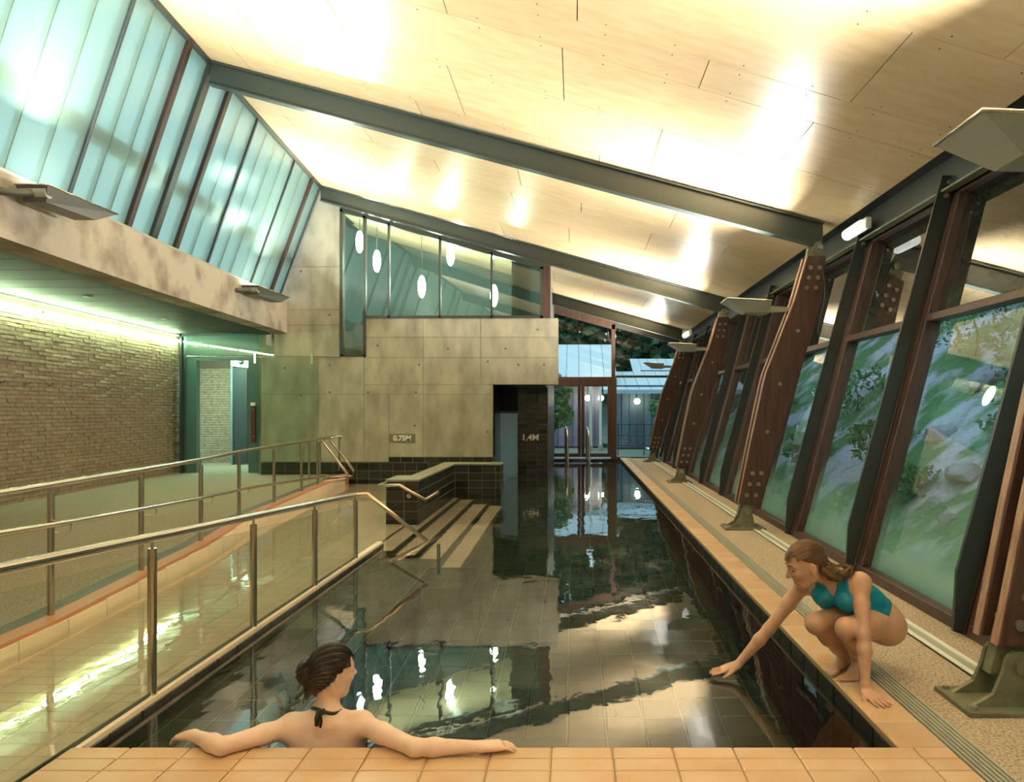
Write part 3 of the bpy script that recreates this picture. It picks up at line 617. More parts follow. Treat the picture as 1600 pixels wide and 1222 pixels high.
# ---- glazed door and far window
DY = 22.0
def dbar(pts, nm, m=TIMBER, d=.12, y=DY-.06, parent=None): return MB().prism(fourpts(pts, y), (0, d, 0)).build(nm, m, parent, bevel=.006)
dr = thing('door_1', P(906, 714, DY), None, None, kind='structure')
for x0, x1 in ((854.5, 861), (954.5, 963.5)): dbar([(x0, 717), (x1, 717), (x1, 594), (x0, 594)], 'door_jamb', parent=dr)
dbar([(861, 600), (954.5, 600), (954.5, 594), (861, 594)], 'door_head', parent=dr)
for (x0, x1) in ((861, 907.6), (908.2, 954.5)):
    lf = dbar([(x0, 714), (x0+5, 714), (x0+5, 600), (x0, 600)], 'door_leaf', d=.05, parent=dr)
    dbar([(x1-5, 714), (x1, 714), (x1, 600), (x1-5, 600)], 'stile', d=.05, parent=lf); dbar([(x0+5, 604), (x1-5, 604), (x1-5, 600), (x0+5, 600)], 'rail', d=.05, parent=lf)
    dbar([(x0+5, 714), (x1-5, 714), (x1-5, 708.5), (x0+5, 708.5)], 'rail', d=.05, parent=lf)
    MB().prism(fourpts([(x0+4, 709), (x1-4, 709), (x1-4, 603), (x0+4, 603)], DY-.04), (0, .008, 0)).build('pane', GLASS, lf)
MB().tube([P(903.5, 665, DY-.1), P(903.5, 655, DY-.1)], .012, 8).build('door_handle', INOX, dr)
w5 = thing('window_23', P(910, 592, DY), None, None, kind='structure')
ct = lambda x: 642-F*(ceil_z((x-CX)*DY/F, DY)-CAMH)/DY+10
dbar([(854, 594), (963, 594), (963, 589), (854, 589)], 'bottom_rail', parent=w5)
dbar([(955.5, 590), (961.5, 590), (961.5, ct(958)), (955.5, ct(958))], 'mullion', parent=w5); dbar([(854, 590), (861, 590), (861, ct(858)), (854, ct(858))], 'mullion', parent=w5)
dbar([(854, ct(854)+8), (963, ct(963)+8), (963, ct(963)-6), (854, ct(854)-6)], 'head_rail', parent=w5)
MB().prism(fourpts([(860, 590), (956, 590), (956, ct(956)), (860, ct(860))], DY), (0, .008, 0)).build('pane', GLASS, w5)
w6 = thing('window_24', P(1000, 716, DY), None, None, kind='structure')
dbar([(962, 590), (1062, 590), (1062, 586.5), (962, 586.5)], 'transom', WINALU, parent=w6); dbar([(962, 719), (1062, 719), (1062, 714), (962, 714)], 'bottom_rail', parent=w6)
dbar([(962, ct(962)+4), (1072, ct(1072)+4), (1072, ct(1072)-6), (962, ct(962)-6)], 'head_rail', WINALU, parent=w6)
MB().prism(fourpts([(962, 587), (1062, 587), (1072, ct(1072)), (962, ct(962))], DY), (0, .008, 0)).build('pane', GLASS, w6)
MB().prism(fourpts([(962, 715), (1034, 715), (1062, 590), (962, 590)], DY), (0, .008, 0)).build('pane', GLASS, w6)

# ---- lobby at the far left: teal portal, glass screen, corridor
LY = 15.75
lb = struct('wall_back', MB().prism(fourpts([(281, 744), (307, 744), (307, 563), (388, 563), (388, 744), (412, 744), (412, 519), (281, 524)], LY+.1), (0, .15, 0)), TEAL)
co = struct('wall_back', MB().box(-10.6, -6.6, 19.0, 19.2, -.1, 3.2), MORTAR)
field(co, 'brick', BRICK, (-10.4, 19.0, .07), (1, 0, 0), (0, 0, 1), (0, -1, 0), 12, 40, .345, .0605, gap=.006, thick=.013, limit=0, stagger=.5, rough=.25, lim_u=3.7)
struct('ceiling', MB().box(-10.6, -6.4, 16.05, 19.2, 3.0, 3.1), mat('corridor_ceiling', (.30, .40, .33), .6))
d2 = thing('door_2', P(374, 738, 18.2), None, None, kind='structure')
MB().prism(fourpts([(363, 726), (386, 724), (386, 577), (363, 573)], 18.2), (0, .05, 0)).build('door_leaf', mat('dark_door', (.025, .035, .03), .4), d2)
MB().prism(fourpts([(360.5, 728), (363, 728), (363, 571), (360.5, 571)], 18.15), (0, .14, 0)).build('door_jamb', TEAL, d2)
MB().prism(fourpts([(360.5, 572), (388, 575), (388, 563), (360.5, 563)], 18.15), (0, .14, 0)).build('door_head', mat('lobby_white', (.45, .55, .45), .6), d2)
cm = thing('ceiling_dome', P(377, 566, 17.6), 'small black dome camera above the dark corridor doorway', 'camera')
me = bpy.data.meshes.new('dome'); bm = bmesh.new(); bmesh.ops.create_uvsphere(bm, u_segments=12, v_segments=8, radius=.06); bm.to_mesh(me); bm.free()
link_mesh('dome', me, DKALU, cm, P(377, 566, 17.6), True); MB().cyl(P(377, 562, 17.6), (0, 0, 1), .075, .03).build('base', WHITE, cm)
area('corridor_fill', (-8.2, 17.2, 2.9), (-8.4, 17.9, 0), .6, 75, (.70, 1.0, .80))  # added fill light to brighten the corridor brick, no fitting modelled
gs = thing('glass_screen', P(350, 742, LY), 'frameless teal glass screen closing the lobby between brick and concrete walls', 'glass screen')
MB().prism(fourpts([(283, 743), (409, 742), (409, 560), (283, 560)], LY-.05), (0, .012, 0)).build('pane', GLASST, gs)
MB().prism(fourpts([(283, 558), (430, 558), (430, 515), (283, 523)], LY-.05), (0, .012, 0)).build('pane', GLASST, gs)
MB().prism(fourpts([(281, 526), (432, 517), (432, 513), (281, 522)], LY-.08), (0, .08, 0)).build('head_channel', DKALU, gs)
MB().prism(fourpts([(280, 744), (284, 744), (284, 522), (280, 522)], LY-.08), (0, .08, 0)).build('wall_channel', DKALU, gs)
sd = thing('sliding_glass_door', P(450, 742, WY-.15), 'tall frameless sliding glass door leaf parked in front of the pale concrete wall', 'door')
MB().prism(fourpts([(410, 742), (496, 742), (496, 560), (410, 560)], WY-.20), (0, .012, 0)).build('pane', GLASST, sd)
for x in (398, 487): MB().prism(fourpts([(x-1.6, 568), (x+1.6, 568), (x+1.6, 552), (x-1.6, 552)], WY-.24), (0, .05, 0)).build('clamp', INOX, sd)
rl = thing('door_track', P(400, 556, WY-.22), 'slim stainless sliding door rail fixed across the glass screen and concrete wall', 'rail')
MB().tube([P(293, 557, WY-.22), P(531, 557.5, WY-.22)], .018, 10).build('tube', INOX, rl)
MB().tube([P(293, 557, WY-.23), P(312, 557, WY-.23)], .03, 10).build('end_stop', INOX, rl)
ph = thing('pull_handle', P(395, 692, LY-.1), 'long dark red timber pull handle with a white top on the lobby glass', 'handle')
MB().prism(fourpts([(391.5, 692), (399, 692), (399, 634), (391.5, 634)], LY-.12), (0, .06, 0)).build('grip', mat('oxblood_timber', (.10, .02, .012), .45), ph, bevel=.008)
MB().prism(fourpts([(391.5, 634), (398, 634), (398, 629), (391.5, 629)], LY-.12), (0, .06, 0)).build('top_cap', WHITE, ph)
MB().cyl(P(397.5, 640, LY-.11), (0, 1, 0), .014, .12).build('fixing', BOLT, ph); MB().cyl(P(397.5, 682, LY-.11), (0, 1, 0), .014, .12).build('fixing', BOLT, ph)
# ================================================================== things
# ---- timber posts with steel shoes
POST_LABEL = ['double timber post with big bolts standing nearest, beside the crouching swimmer', 'tall leaning timber post on a green-grey shoe, second from the viewer', 'leaning timber post, third from the viewer along the window wall', 'leaning timber post farthest away, next to the glazed end wall']
POSTX = (2.035, 2.0, 2.05, 2.12)
def make_post(Y, bx, label):
    t = thing('timber_post', (bx, Y, 0), label, 'post', 'leaning timber posts along the window wall')
    lean = .263
    LEFT = [(.30, -.053), (.95, .075), (1.72, .24), (1.85, .275), (2.71, .61), (3.24, .763)]     # bulging pool-side edge
    RIGHT = [(.30, .185), (1.72, .63), (2.71, .94), (3.24, .985)]
    def outline(y): return [(bx+d, y, z) for z, d in LEFT], [(bx+d, y, z) for z, d in RIGHT][::-1]
    def ax(z):
        f = lambda q: next((lerp(d0, d1, (z-z0)/(z1-z0)) for (z0, d0), (z1, d1) in zip(q, q[1:]) if z <= z1), q[-1][1])
        return bx+(f(LEFT)+f(RIGHT))/2-.10
    for k, y in enumerate((Y-.115, Y+.045)):
        l, r = outline(y)
        pl = MB().prism(l+r, (0, .07, 0)).build('plank', TIMBER, t, bevel=.006)
        for a, b in zip(l, l[1:]):                                  # pale strip on the pool-side edge, its light put into the colour
            pass
        es = MB()
        for a, b in zip(l, l[1:]):
            es.hexa([(a[0]-.006, y+.008, a[2]), (a[0], y+.008, a[2]), (a[0], y+.062, a[2]), (a[0]-.006, y+.062, a[2]), (b[0]-.006, y+.008, b[2]), (b[0], y+.008, b[2]), (b[0], y+.062, b[2]), (b[0]-.006, y+.062, b[2])])
        es.build('edge_strip', TIMBER_LIT, pl)
    # inner steel plates, bolts
    for (za, zb) in ((.14, .95), (2.75, 3.36)):
        MB().hexa([(ax(za)+.02, Y-.035, za), (ax(za)+.18, Y-.035, za), (ax(za)+.18, Y+.035, za), (ax(za)+.02, Y+.035, za), (ax(zb)+.02, Y-.035, zb), (ax(zb)+.18, Y-.035, zb), (ax(zb)+.18, Y+.035, zb), (ax(zb)+.02, Y+.035, zb)]).build('tongue_plate', GALV, t, bevel=.004)
    for zz in (.40, .53, .66, 2.86, 2.98, 3.10):
        for dx in (-.05, .055):
            MB().cyl((ax(zz)+.10+dx, Y, zz), (0, 1, 0), .026, .26, 12).build('bolt', BOLT, t)
    for zz in (1.15, 1.72, 2.35): MB().cyl((ax(zz)+.10, Y, zz), (0, 1, 0), .022, .25, 12).build('bolt', BOLT, t)
    # shoe: base plate, two cheeks, pin
    sh = MB().box(bx-.22, bx+.26, Y-.17, Y+.17, -.014, .012).build('base_plate', GALV, t, bevel=.003)
    for dx in (-.18, .22):
        for dy in (-.13, .13): MB().cyl((bx+dx, Y+dy, .018), (0, 0, 1), .018, .02, 8).build('anchor_bolt', BOLT, sh)
    for y in (Y-.10, Y+.075):
        pts = [(bx-.17, y, .012), (bx+.21, y, .012), (bx+.135, y, .07), (bx+.115, y, .17)]
        for k in range(9):
            an = math.radians(10+k*20); pts.append((bx+.05+.066*math.cos(an), y, .205+.066*math.sin(an)))
        pts += [(bx-.025, y, .17), (bx-.07, y, .07)]
        MB().prism(pts, (0, .025, 0)).build('cheek', GALV, t)
    MB().cyl((bx+.05, Y, .205), (0, 1, 0), .034, .27, 16).build('pin', BOLT, t)
    # fork at the top
    zt = 3.24
    for y in (Y-.06, Y+.035):
        x = ax(zt)+.1
        MB().prism([(x-.075, y, zt-.02), (x+.085, y, zt-.02), (x+.10, y, zt+.12), (x+.06, y, zt+.19), (x+.0, y, zt+.17)], (0, .025, 0)).build('fork', GALV, t)
    MB().cyl((ax(zt)+.155, Y, zt+.11), (0, 1, 0), .028, .2, 12).build('pin', BOLT, t)
    pts = [Vector((ax(3.0)+.19+.05*math.sin(k*.5), Y-.12, 3.2-.11*k)) for k in range(9)]
    MB().tube(pts, .006, 6).build('cable', DKALU, t)
    return t
for Y, bx, lb_ in zip(RIGHT_POST_Y, POSTX, POST_LABEL): make_post(Y, bx, lb_)
# ---- uplight trays
def make_uplight(c, sgn, label, Lx=.58, Ly=.52, armlen=.3):
    """c: mid of the open top; sgn -1 tray reaches towards -X from its arm, +1 towards +X"""
    cx, cy, cz = c
    t = thing('uplight', (cx, cy, cz-.15), label, 'light fitting', 'metal uplight trays')
    xa, xb = cx-sgn*Lx/2, cx+sgn*Lx/2            # xa arm side, xb free end
    hy = Ly/2
    # folded tray: deep by the arm, thin at the free end
    v = [(xa, cy-hy, cz), (xb, cy-hy*.92, cz+.03), (xb, cy+hy*.92, cz+.03), (xa, cy+hy, cz),
         (xa, cy-hy*.5, cz-.13), (lerp(xa, xb, .55), cy-hy*.5, cz-.125), (lerp(xa, xb, .55), cy+hy*.5, cz-.125), (xa, cy+hy*.5, cz-.13)]
    f = [(4, 7, 6, 5), (0, 4, 5, 1), (3, 2, 6, 7), (1, 5, 6, 2), (0, 3, 7, 4)]
    MB().add(v, f).build('tray', TRAY, t, fix=True)
    lip = MB(); r = [(xa, cy-hy, cz+.004), (xb, cy-hy*.92, cz+.034), (xb, cy+hy*.92, cz+.034), (xa, cy+hy, cz+.004), (xa, cy-hy, cz+.004)]
    lip.tube(r, .009, 6, True); lip.build('lip', INOX, t)
    MB().add([(xa+sgn*.08, cy-hy*.8, cz-.03), (xb-sgn*.12, cy-hy*.75, cz-.0), (xb-sgn*.12, cy+hy*.75, cz-.0), (xa+sgn*.08, cy+hy*.8, cz-.03)], [(0, 1, 2, 3)]).build('lens', LENS, t, fix=False)
    MB().cyl((xa+sgn*.02, cy, cz-.075), (0, 1, 0), .05, Ly*.6, 14).build('knuckle', TRAY, t)
    MB().hexa([(xa-sgn*armlen, cy-.02, cz-.10), (xa+sgn*.03, cy-.03, cz-.11), (xa+sgn*.03, cy+.03, cz-.11), (xa-sgn*armlen, cy+.02, cz-.10), (xa-sgn*armlen, cy-.02, cz-.05), (xa+sgn*.03, cy-.03, cz-.03), (xa+sgn*.03, cy+.03, cz-.03), (xa-sgn*armlen, cy+.02, cz-.05)]).build('arm', TRAY, t)
    return t
UL = ['grey angular metal uplight tray high on the nearest timber post', 'grey metal uplight tray arm reaching from the second timber post', 'small grey uplight tray on the third timber post', 'small uplight tray on the farthest timber post']
for Y, bx, lb_ in zip(RIGHT_POST_Y, POSTX, UL):
    make_uplight((bx+(.07 if Y > 5 else -.03), Y+(.06 if Y > 5 else -.19), 2.70 if Y > 5 else 2.655), -1, lb_, Lx=.52, Ly=.46, armlen=.30)
def long_tray(y0, y1, label):
    x0 = fas_x((y0+y1)/2)+.10; x1 = x0+.30; z = 3.47+.02*(y0 > 10)*4
    t = thing('uplight', ((x0+x1)/2, (y0+y1)/2, z-.12), label, 'light fitting', 'metal uplight trays')
    MB().hexa([(x0+.05, y0+.05, z-.15), (x1-.05, y0+.05, z-.15), (x1-.03, y1-.30, z-.14), (x0+.05, y1-.30, z-.14), (x0, y0, z), (x1, y0, z), (x1, y1, z), (x0, y1, z)]).build('tray', mat('dark_tray_metal', (.085, .085, .065), .4, metal=.2), t)
    MB().tube([(x0, y0, z), (x1, y0, z), (x1, y1, z), (x0, y1, z), (x0, y0, z)], .008, 6).build('lip', INOX, t)
    MB().add([(x0+.05, y0+.12, z+.004), (x1-.05, y0+.12, z+.004), (x1-.05, y1-.2, z+.004), (x0+.05, y1-.2, z+.004)], [(0, 1, 2, 3)]).build('lens', LENS, t, fix=False)
    MB().cyl(((x0+x1)/2, y0+.06, z-.06), (1, 0, 0), .055, .24, 14).build('knuckle', TRAY, t)
    MB().tube([(x0-.12, y0-.22, z-.10), (x0+.05, y0-.16, z-.12), ((x0+x1)/2, y0+.05, z-.07)], .035, 10).build('arm', mat('dark_tray_metal', (.085, .085, .065), .4, metal=.2), t)
long_tray(6.72, 7.75, 'dark metal uplight tray on the near end of the stained concrete band')
long_tray(12.6, 13.95, 'dark metal uplight tray at the far end of the stained concrete band')
# ---- bulkhead lights at the eave
for p, lb_ in ((P(1335, 360, 8.2), 'white bulkhead light under the eave by the second timber post'), (P(1072, 523, 16.9), 'small white bulkhead light under the eave beyond the third timber post')):
    t = thing('bulkhead_light', p, lb_, 'lamp')
    MB().tube([p+Vector((0, -.22, 0)), p+Vector((0, -.19, 0)), p+Vector((0, .19, 0)), p+Vector((0, .22, 0))], .065, 12).build('diffuser', BULK, t, bevel=.0)
    MB().box(p.x+.03, p.x+.10, p.y-.24, p.y+.24, p.z-.03, p.z+.09).build('back_plate', WHITE, t, bevel=.01)
# ---- line of fluorescent tubes washing the brick wall
for k in range(5):
    a = BA+bd*(4.35+k*1.22)+bn*.10; a.z = 2.885; b = a+bd*1.16
    t = thing('fluorescent_tube', (a+b)/2, 'green-white fluorescent tube over the brick wall, %s from the lobby glass' % ordinal(4-k), 'lamp', 'row of fluorescent tubes over the brick wall')
    MB().tube([a, b], .02, 10).build('tube', TUBE, t); MB().tube([a-bd*.03, a], .024, 8).build('end_cap', WHITE, t); MB().tube([b, b+bd*.03], .024, 8).build('end_cap', WHITE, t)
    U_ = lambda d, z: bn*d+Vector((0, 0, z))
    MB().hexa([a+U_(-.05, .115), a+U_(-.01, .115), b+U_(-.01, .115), b+U_(-.05, .115), a+U_(-.05, .14), a+U_(-.01, .14), b+U_(-.01, .14), b+U_(-.05, .14)]).build('batten', WHITE, t)
# ---- coat hooks along the brick wall
for k in range(10):
    p = BA+bd*(4.75+k*.56)+bn*.02; p.z = 1.80
    t = thing('coat_hook', p, 'small dark coat hook on the brick wall, %s from the lobby glass' % ordinal(9-k), 'hook', 'coat hooks along the brick wall')
    MB().cyl(p+bn*.01, bn, .022, .03, 10).build('rose', BOLT, t); MB().tube([p, p+bn*.06, p+bn*.075+Vector((0, 0, .03))], .010, 6).build('peg', BOLT, t)
# ---- two downlight rings in the soffit
for px, py, lb_ in ((137, 463, 'small round recessed downlight in the lower ceiling, over the near brick'), (258, 498, 'small round recessed downlight in the lower ceiling, towards the lobby')):
    Yd = (3.03-CAMH)*F/(642-py); p = P(px, py, Yd)
    t = thing('downlight', p, lb_, 'lamp')
    MB().cyl(p+Vector((0, 0, -.004)), (0, 0, 1), .06, .012, 16).build('ring', WHITE, t); MB().cyl(p+Vector((0, 0, -.011)), (0, 0, 1), .042, .004, 16).build('lens', BOLT, t)

# ---- handrail over the glass, with its glass panels
NR = thing('handrail', (PX0, 5, 0), 'stainless handrail with low posts and clear glass along the pool side of the ramp', 'handrail')
rz = lambda Y: .915-.0525*(Y-.8) if Y > .8 else .915
gx = PX0
posts = [1.36, 2.53, 3.71, 4.88, 6.03, 7.15]
MB().tube([(gx, .2, rz(.2))]+[(gx, Y, rz(Y)) for Y in np.linspace(1, 7.15, 8)], .024, 14).build('top_rail', INOX, NR)
MB().tube([(gx, 7.15, rz(7.15)), (gx+.10, 7.19, rz(7.2)+.01), (gx+.69, 7.17, .13), (gx+.35, 7.17, -.06), (gx+.25, 7.17, -.42)], .022, 12).build('end_rail', COPPER, NR)
for Y in posts:
    zt = rz(Y)-.055
    pp = MB().tube([(gx, Y, -.5 if Y > 6 else -.06), (gx, Y, zt)], .022, 14).build('post', INOX, NR)
    MB().tube([(gx, Y, zt), (gx, Y, rz(Y))], .008, 8).build('spigot', INOX, pp)
MB().tube([(gx+.77, 7.35, .07), (gx+.77, 7.35, -.9)], .018, 10).build('post', INOX, NR)
for a, b in zip([.2]+posts, posts):
    za, zb = rz(a)-.09, rz(b)-.09
    MB().hexa([(gx-.005, a+.03, -.06), (gx+.005, a+.03, -.06), (gx+.005, b-.03, -.06), (gx-.005, b-.03, -.06), (gx-.005, a+.03, -.012), (gx+.005, a+.03, -.012), (gx+.005, b-.03, -.012), (gx-.005, b-.03, -.012)]).build('edge_clamp', DKALU, NR)
    MB().hexa([(gx-.004, a+.03, -.02), (gx+.004, a+.03, -.02), (gx+.004, b-.03, -.02), (gx-.004, b-.03, -.02), (gx-.004, a+.03, za), (gx+.004, a+.03, za), (gx+.004, b-.03, zb), (gx-.004, b-.03, zb)]).build('glass_panel', GLASSB, NR)
# ---- far handrail on the terracotta curb, two rails
FR = thing('handrail', (-3.8, 6.5, 0), 'double stainless handrail on the terracotta curb beside the brick wall', 'handrail')
px_ = lambda Y: curb_x(Y)+.03
fposts = [1.12, 2.45, 3.78, 5.0, 6.3, 7.6, 9.1, 10.6, 12.1, 13.2]
MB().tube([(px_(Y), Y, .895) for Y in np.linspace(0, 14.6, 14)], .022, 12).build('top_rail', INOX, FR)
lz = lambda Y: .63-(Y-5.1)*.0530
MB().tube([(px_(Y)+.085, Y, lz(Y)+deck_z(Y)*.3) for Y in np.linspace(0, 13.4, 14)], .019, 12).build('low_rail', INOX, FR)
for Y in fposts:
    pp = MB().tube([(px_(Y), Y, deck_z(Y)-.02), (px_(Y), Y, .84)], .022, 12).build('post', INOX, FR)
    MB().tube([(px_(Y), Y, .84), (px_(Y), Y, .895)], .008, 8).build('spigot', INOX, pp)
    q = Vector((px_(Y), Y+.02, lz(Y)-.07+deck_z(Y)*.3)); MB().tube([q, q+Vector((.085, .05, 0)), q+Vector((.085, .06, .07))], .006, 6).build('bracket', INOX, pp)
for a, b in zip(fposts, fposts[1:]):        # mesh of the low screen behind the posts
    pass
# sloping pair of rails at the far end of that handrail
SR = thing('stair_rail', P(520, 745, 14.0), 'pair of short copper-toned rails sloping into the water at the end of the far handrail', 'handrail')
for (a, b, c) in (((502, 687), (543, 741), 13.9), ((513, 684), (553, 735), 14.4)):
    MB().tube([P(*a, c), P(*b, c), P(b[0]-2, b[1]+9, c), P(b[0]-40, b[1]+11, c)], .024, 10).build('rail', COPPER, SR)
for x, y0, y1, c in ((500, 690, 746, 13.9), (530, 683, 735, 14.4), (483, 690, 748, 13.9)): MB().tube([P(x, y0, c), P(x, y1, c)], .02, 10).build('post', INOX, SR)
MB().tube([P(500, 687, 13.95), P(532, 681, 14.4), P(534, 686, 14.4)], .022, 10).build('top_rail', INOX, SR)
# short rail on the front of the black tiled wall
BR = thing('wall_rail', (-2.35, 9.9, .3), 'short bent copper-toned handrail fixed to the black tiled wall by the steps', 'handrail')
MB().tube([P(604, 754, 9.99), P(592, 759, 9.8), P(624, 758, 9.8), P(664, 781, 9.8), P(684, 769, 10.5)], .021, 10).build('rail', COPPER, BR)
MB().tube([P(639, 775, 9.8), P(639, 775, 10.0)], .014, 8).build('bracket', INOX, BR); MB().cyl(P(639, 775, 9.97), (0, 1, 0), .034, .012, 12).build('rose', INOX, BR)
# ---- pool ladder rails at the far end
LD = thing('pool_ladder', P(900, 716, 21.6), 'pair of stainless ladder rails rising from the pool before the glazed door', 'ladder')
for px in (883.5, 917):
    a = P(px, 668, 21.2); 
    MB().tube([Vector((a.x, 21.75, -.05)), Vector((a.x, 21.75, a.z-.15)), Vector((a.x, 21.6, a.z)), Vector((a.x+.03, 21.3, a.z-.05)), Vector((a.x+.06, 21.15, a.z-.3)), Vector((a.x+.08, 21.15, -1.1))], .035, 10).build('rail', INOX, LD)
for z in (-.3, -.6, -.9): MB().box(P(883.5, 0, 21.2).x+.05, P(917, 0, 21.2).x+.08, 21.12, 21.2, z, z+.03).build('tread', INOX, LD)

# ================================================================== outdoors
GRASS = mat('hill_ground', (.12, .26, .095), .95, noise=1.1, col2=(.58, .55, .66), bump=1.0, bscale=9, bdist=.1, detail=9, contrast=(.48, .60))
LEAF = mat('dark_leaf', (.022, .065, .03), .7, noise=1.2, col2=(.05, .105, .035), var=.2)
LEAF2 = mat('green_leaf', (.09, .22, .07), .7, noise=2, col2=(.16, .30, .09), var=.2)
BARK = mat('bark', (.10, .075, .05), .9)
def hill_z(x, y):
    s = max(0.0, x-3.9+.25*math.sin(y*.35))
    z = -.35+.86*s-.006*s*s+.25*mnoise.noise(Vector((x*.6, y*.5, 0)))*min(1, s)+.10*mnoise.noise(Vector((x*2.1, y*1.9, 3)))*min(1, s*2)
    if y > 27: z = max(z*.25, -.3)+min(1.0, max(0, y-48)/14)*9*(.7+.3*mnoise.noise(Vector((x*.1, y*.1, 1))))
    return max(z, -.45)
nx_, ny_ = 60, 90
xs_ = np.concatenate([np.linspace(3.0, 12, 40), np.linspace(12.6, 45, 20)]); ys_ = np.linspace(-8, 95, ny_)
hv = [(x, y, hill_z(x, y)) for y in ys_ for x in xs_]
hf = [(j*nx_+i, j*nx_+i+1, (j+1)*nx_+i+1, (j+1)*nx_+i) for j in range(ny_-1) for i in range(nx_-1)]
hb = MB(); hb.add(hv, hf, True); hill = hb.build('hill', GRASS, kind='structure', fix=False)
gb = MB(); xs2 = np.linspace(-40, 3.0, 24); ys2 = np.linspace(22.1, 95, 30)
gb.add([(x, y, -.16 if y < 46 else -.16+min(1, (y-46)/16)*9*(.7+.3*mnoise.noise(Vector((x*.1, y*.1, 1))))) for y in ys2 for x in xs2], [(j*24+i, j*24+i+1, (j+1)*24+i+1, (j+1)*24+i) for j in range(29) for i in range(23)], True)
gb.build('ground', mat('outdoor_ground', (.12, .17, .12), .95, noise=.6, col2=(.22, .23, .20), bump=.4, bscale=4, bdist=.1), kind='structure', fix=False)
def leaves_mesh(name, n, rx, ry, rz, size, seed):
    r = np.random.default_rng(seed)
    d = r.normal(size=(n, 3)); d /= np.linalg.norm(d, axis=1)[:, None]; rad = .55+.45*r.random(n)**.4
    lump = 1+.22*np.sin(d[:, 0]*5+seed)*np.cos(d[:, 1]*4+seed*2)+.15*np.sin(d[:, 2]*7+seed)
    c = d*(rad*lump)[:, None]*np.array([rx, ry, rz])
    a = r.normal(size=(n, 3)); a /= np.linalg.norm(a, axis=1)[:, None]; b = np.cross(a, r.normal(size=(n, 3))); b /= np.linalg.norm(b, axis=1)[:, None]
    s = size*(.6+.8*r.random(n))[:, None]
    v = np.stack([c-a*s, c+b*s*.5, c+a*s, c-b*s*.5], 1).reshape(-1, 3)
    f = np.arange(n*4).reshape(-1, 4)
    me = bpy.data.meshes.new(name); me.from_pydata(v.tolist(), [], f.tolist()); return me
def tree(name, base, h, rx, rz_, label, group, seed, m=LEAF, n=2600, size=.16, trunk=.12, cat='tree'):
    t = thing(name, base, label, cat, group)
    me = leaves_mesh('foliage', n, rx, rx, rz_, size, seed); link_mesh('foliage', me, m, t, Vector(base)+Vector((0, 0, h-rz_)), False, 'stuff')
    MB().tube([base, Vector(base)+Vector((.05, 0, h*.4)), Vector(base)+Vector((-.03, .05, h-rz_*.6))], trunk, 8, True, trunk*.5).build('trunk' if cat == 'tree' else 'stem', BARK, t)
    return t
k = 0
TB = ((-6, 47, 9, 3.2, 4), (-2, 50, 11, 3.5, 5), (2.5, 52, 12, 3.6, 5.2), (6.5, 49, 11, 3.4, 5), (10.5, 46, 12, 3.6, 5), (14, 52, 13, 4, 5.5), (4.5, 58, 15, 4, 6), (-4, 60, 15, 4.2, 6), (9, 60, 16, 4.5, 6.5))
for i, (x, y, h, rx, rz_) in enumerate(TB):
    tree('dense_tree', (x, y, hill_z(x, y)-.3 if x > 3 else 0.5), h, rx, rz_, 'dense dark tree behind the outdoor pavilions, %s counted from the right' % ordinal(by_right(TB)[i]), 'trees behind the pavilions', 20+k, n=2200, size=.42, trunk=.2); k += 1
TB = ((8.5, 6, 3.6, 1.5), (9.5, 9.5, 4.2, 1.8), (8.6, 12.6, 3.6, 1.6), (10, 16, 4.5, 2.0), (8.7, 19.5, 3.8, 1.7), (11.5, 12, 5, 2.2), (12, 7.5, 5, 2.2), (12.5, 18, 5.2, 2.4), (10.5, 3.5, 4.2, 1.9), (10, 23, 4.5, 2.0), (8, 25.5, 4, 1.8))
for i, (x, y, h, rx) in enumerate(TB):
    tree('leafy_tree', (x, y, hill_z(x, y)-.2), h, rx, rx*.95, 'leafy tree high on the bank outside the leaning windows, %s counted from the right' % ordinal(by_right(TB)[i]), 'trees on the bank', 40+k, n=1500, size=.20, trunk=.09); k += 1
TB = ((4.7, 7.1, .42), (5.6, 8.9, .55), (4.6, 10.3, .40), (6.6, 7.4, .62), (5.3, 12.6, .55), (6.8, 10.8, .7), (4.8, 14.9, .5), (6.2, 16.2, .7), (4.6, 18.3, .5), (7.4, 13.6, .8), (7.2, 9.0, .6), (5.1, 5.6, .4), (6.6, 5.2, .6), (5.6, 20.5, .6))
for i, (x, y, r) in enumerate(TB):
    tree('green_bush', (x, y, hill_z(x, y)-.12), r*1.6, r, r*.75, 'loose green bush among rocks on the bank outside, %s counted from the right' % ordinal(by_right(TB)[i]), 'bushes on the bank', 70+k, m=LEAF2, n=700, size=.055, trunk=.02, cat='bush'); k += 1
RM = mat('lavender_rock', (.50, .47, .56), .9, noise=3, col2=(.25, .23, .24), bump=.4, bscale=12)
TB = ((5.0, 8.1, .30), (5.5, 7.9, .22), (5.1, 9.6, .25), (5.9, 9.9, .34), (6.2, 8.5, .30), (5.7, 11.4, .3), (4.9, 11.8, .22), (5.9, 13.8, .4), (6.0, 6.4, .3), (4.9, 6.6, .2), (6.9, 12.1, .4), (4.5, 8.8, .16))
for i, (x, y, r) in enumerate(TB):
    bm = bmesh.new(); bmesh.ops.create_icosphere(bm, subdivisions=2, radius=r)
    for v in bm.verts: v.co *= 1+.35*mnoise.noise(v.co*3/r+Vector((x, y, 0))); v.co.z *= .6
    me = bpy.data.meshes.new('boulder'); bm.to_mesh(me); bm.free()
    o = link_mesh('boulder', me, RM, None, (x, y, hill_z(x, y)+r*.1)); tag(o, 'grey lavender boulder on the grassy bank outside, %s counted from the right' % ordinal(by_right(TB)[i]), 'rock', 'boulders on the bank')
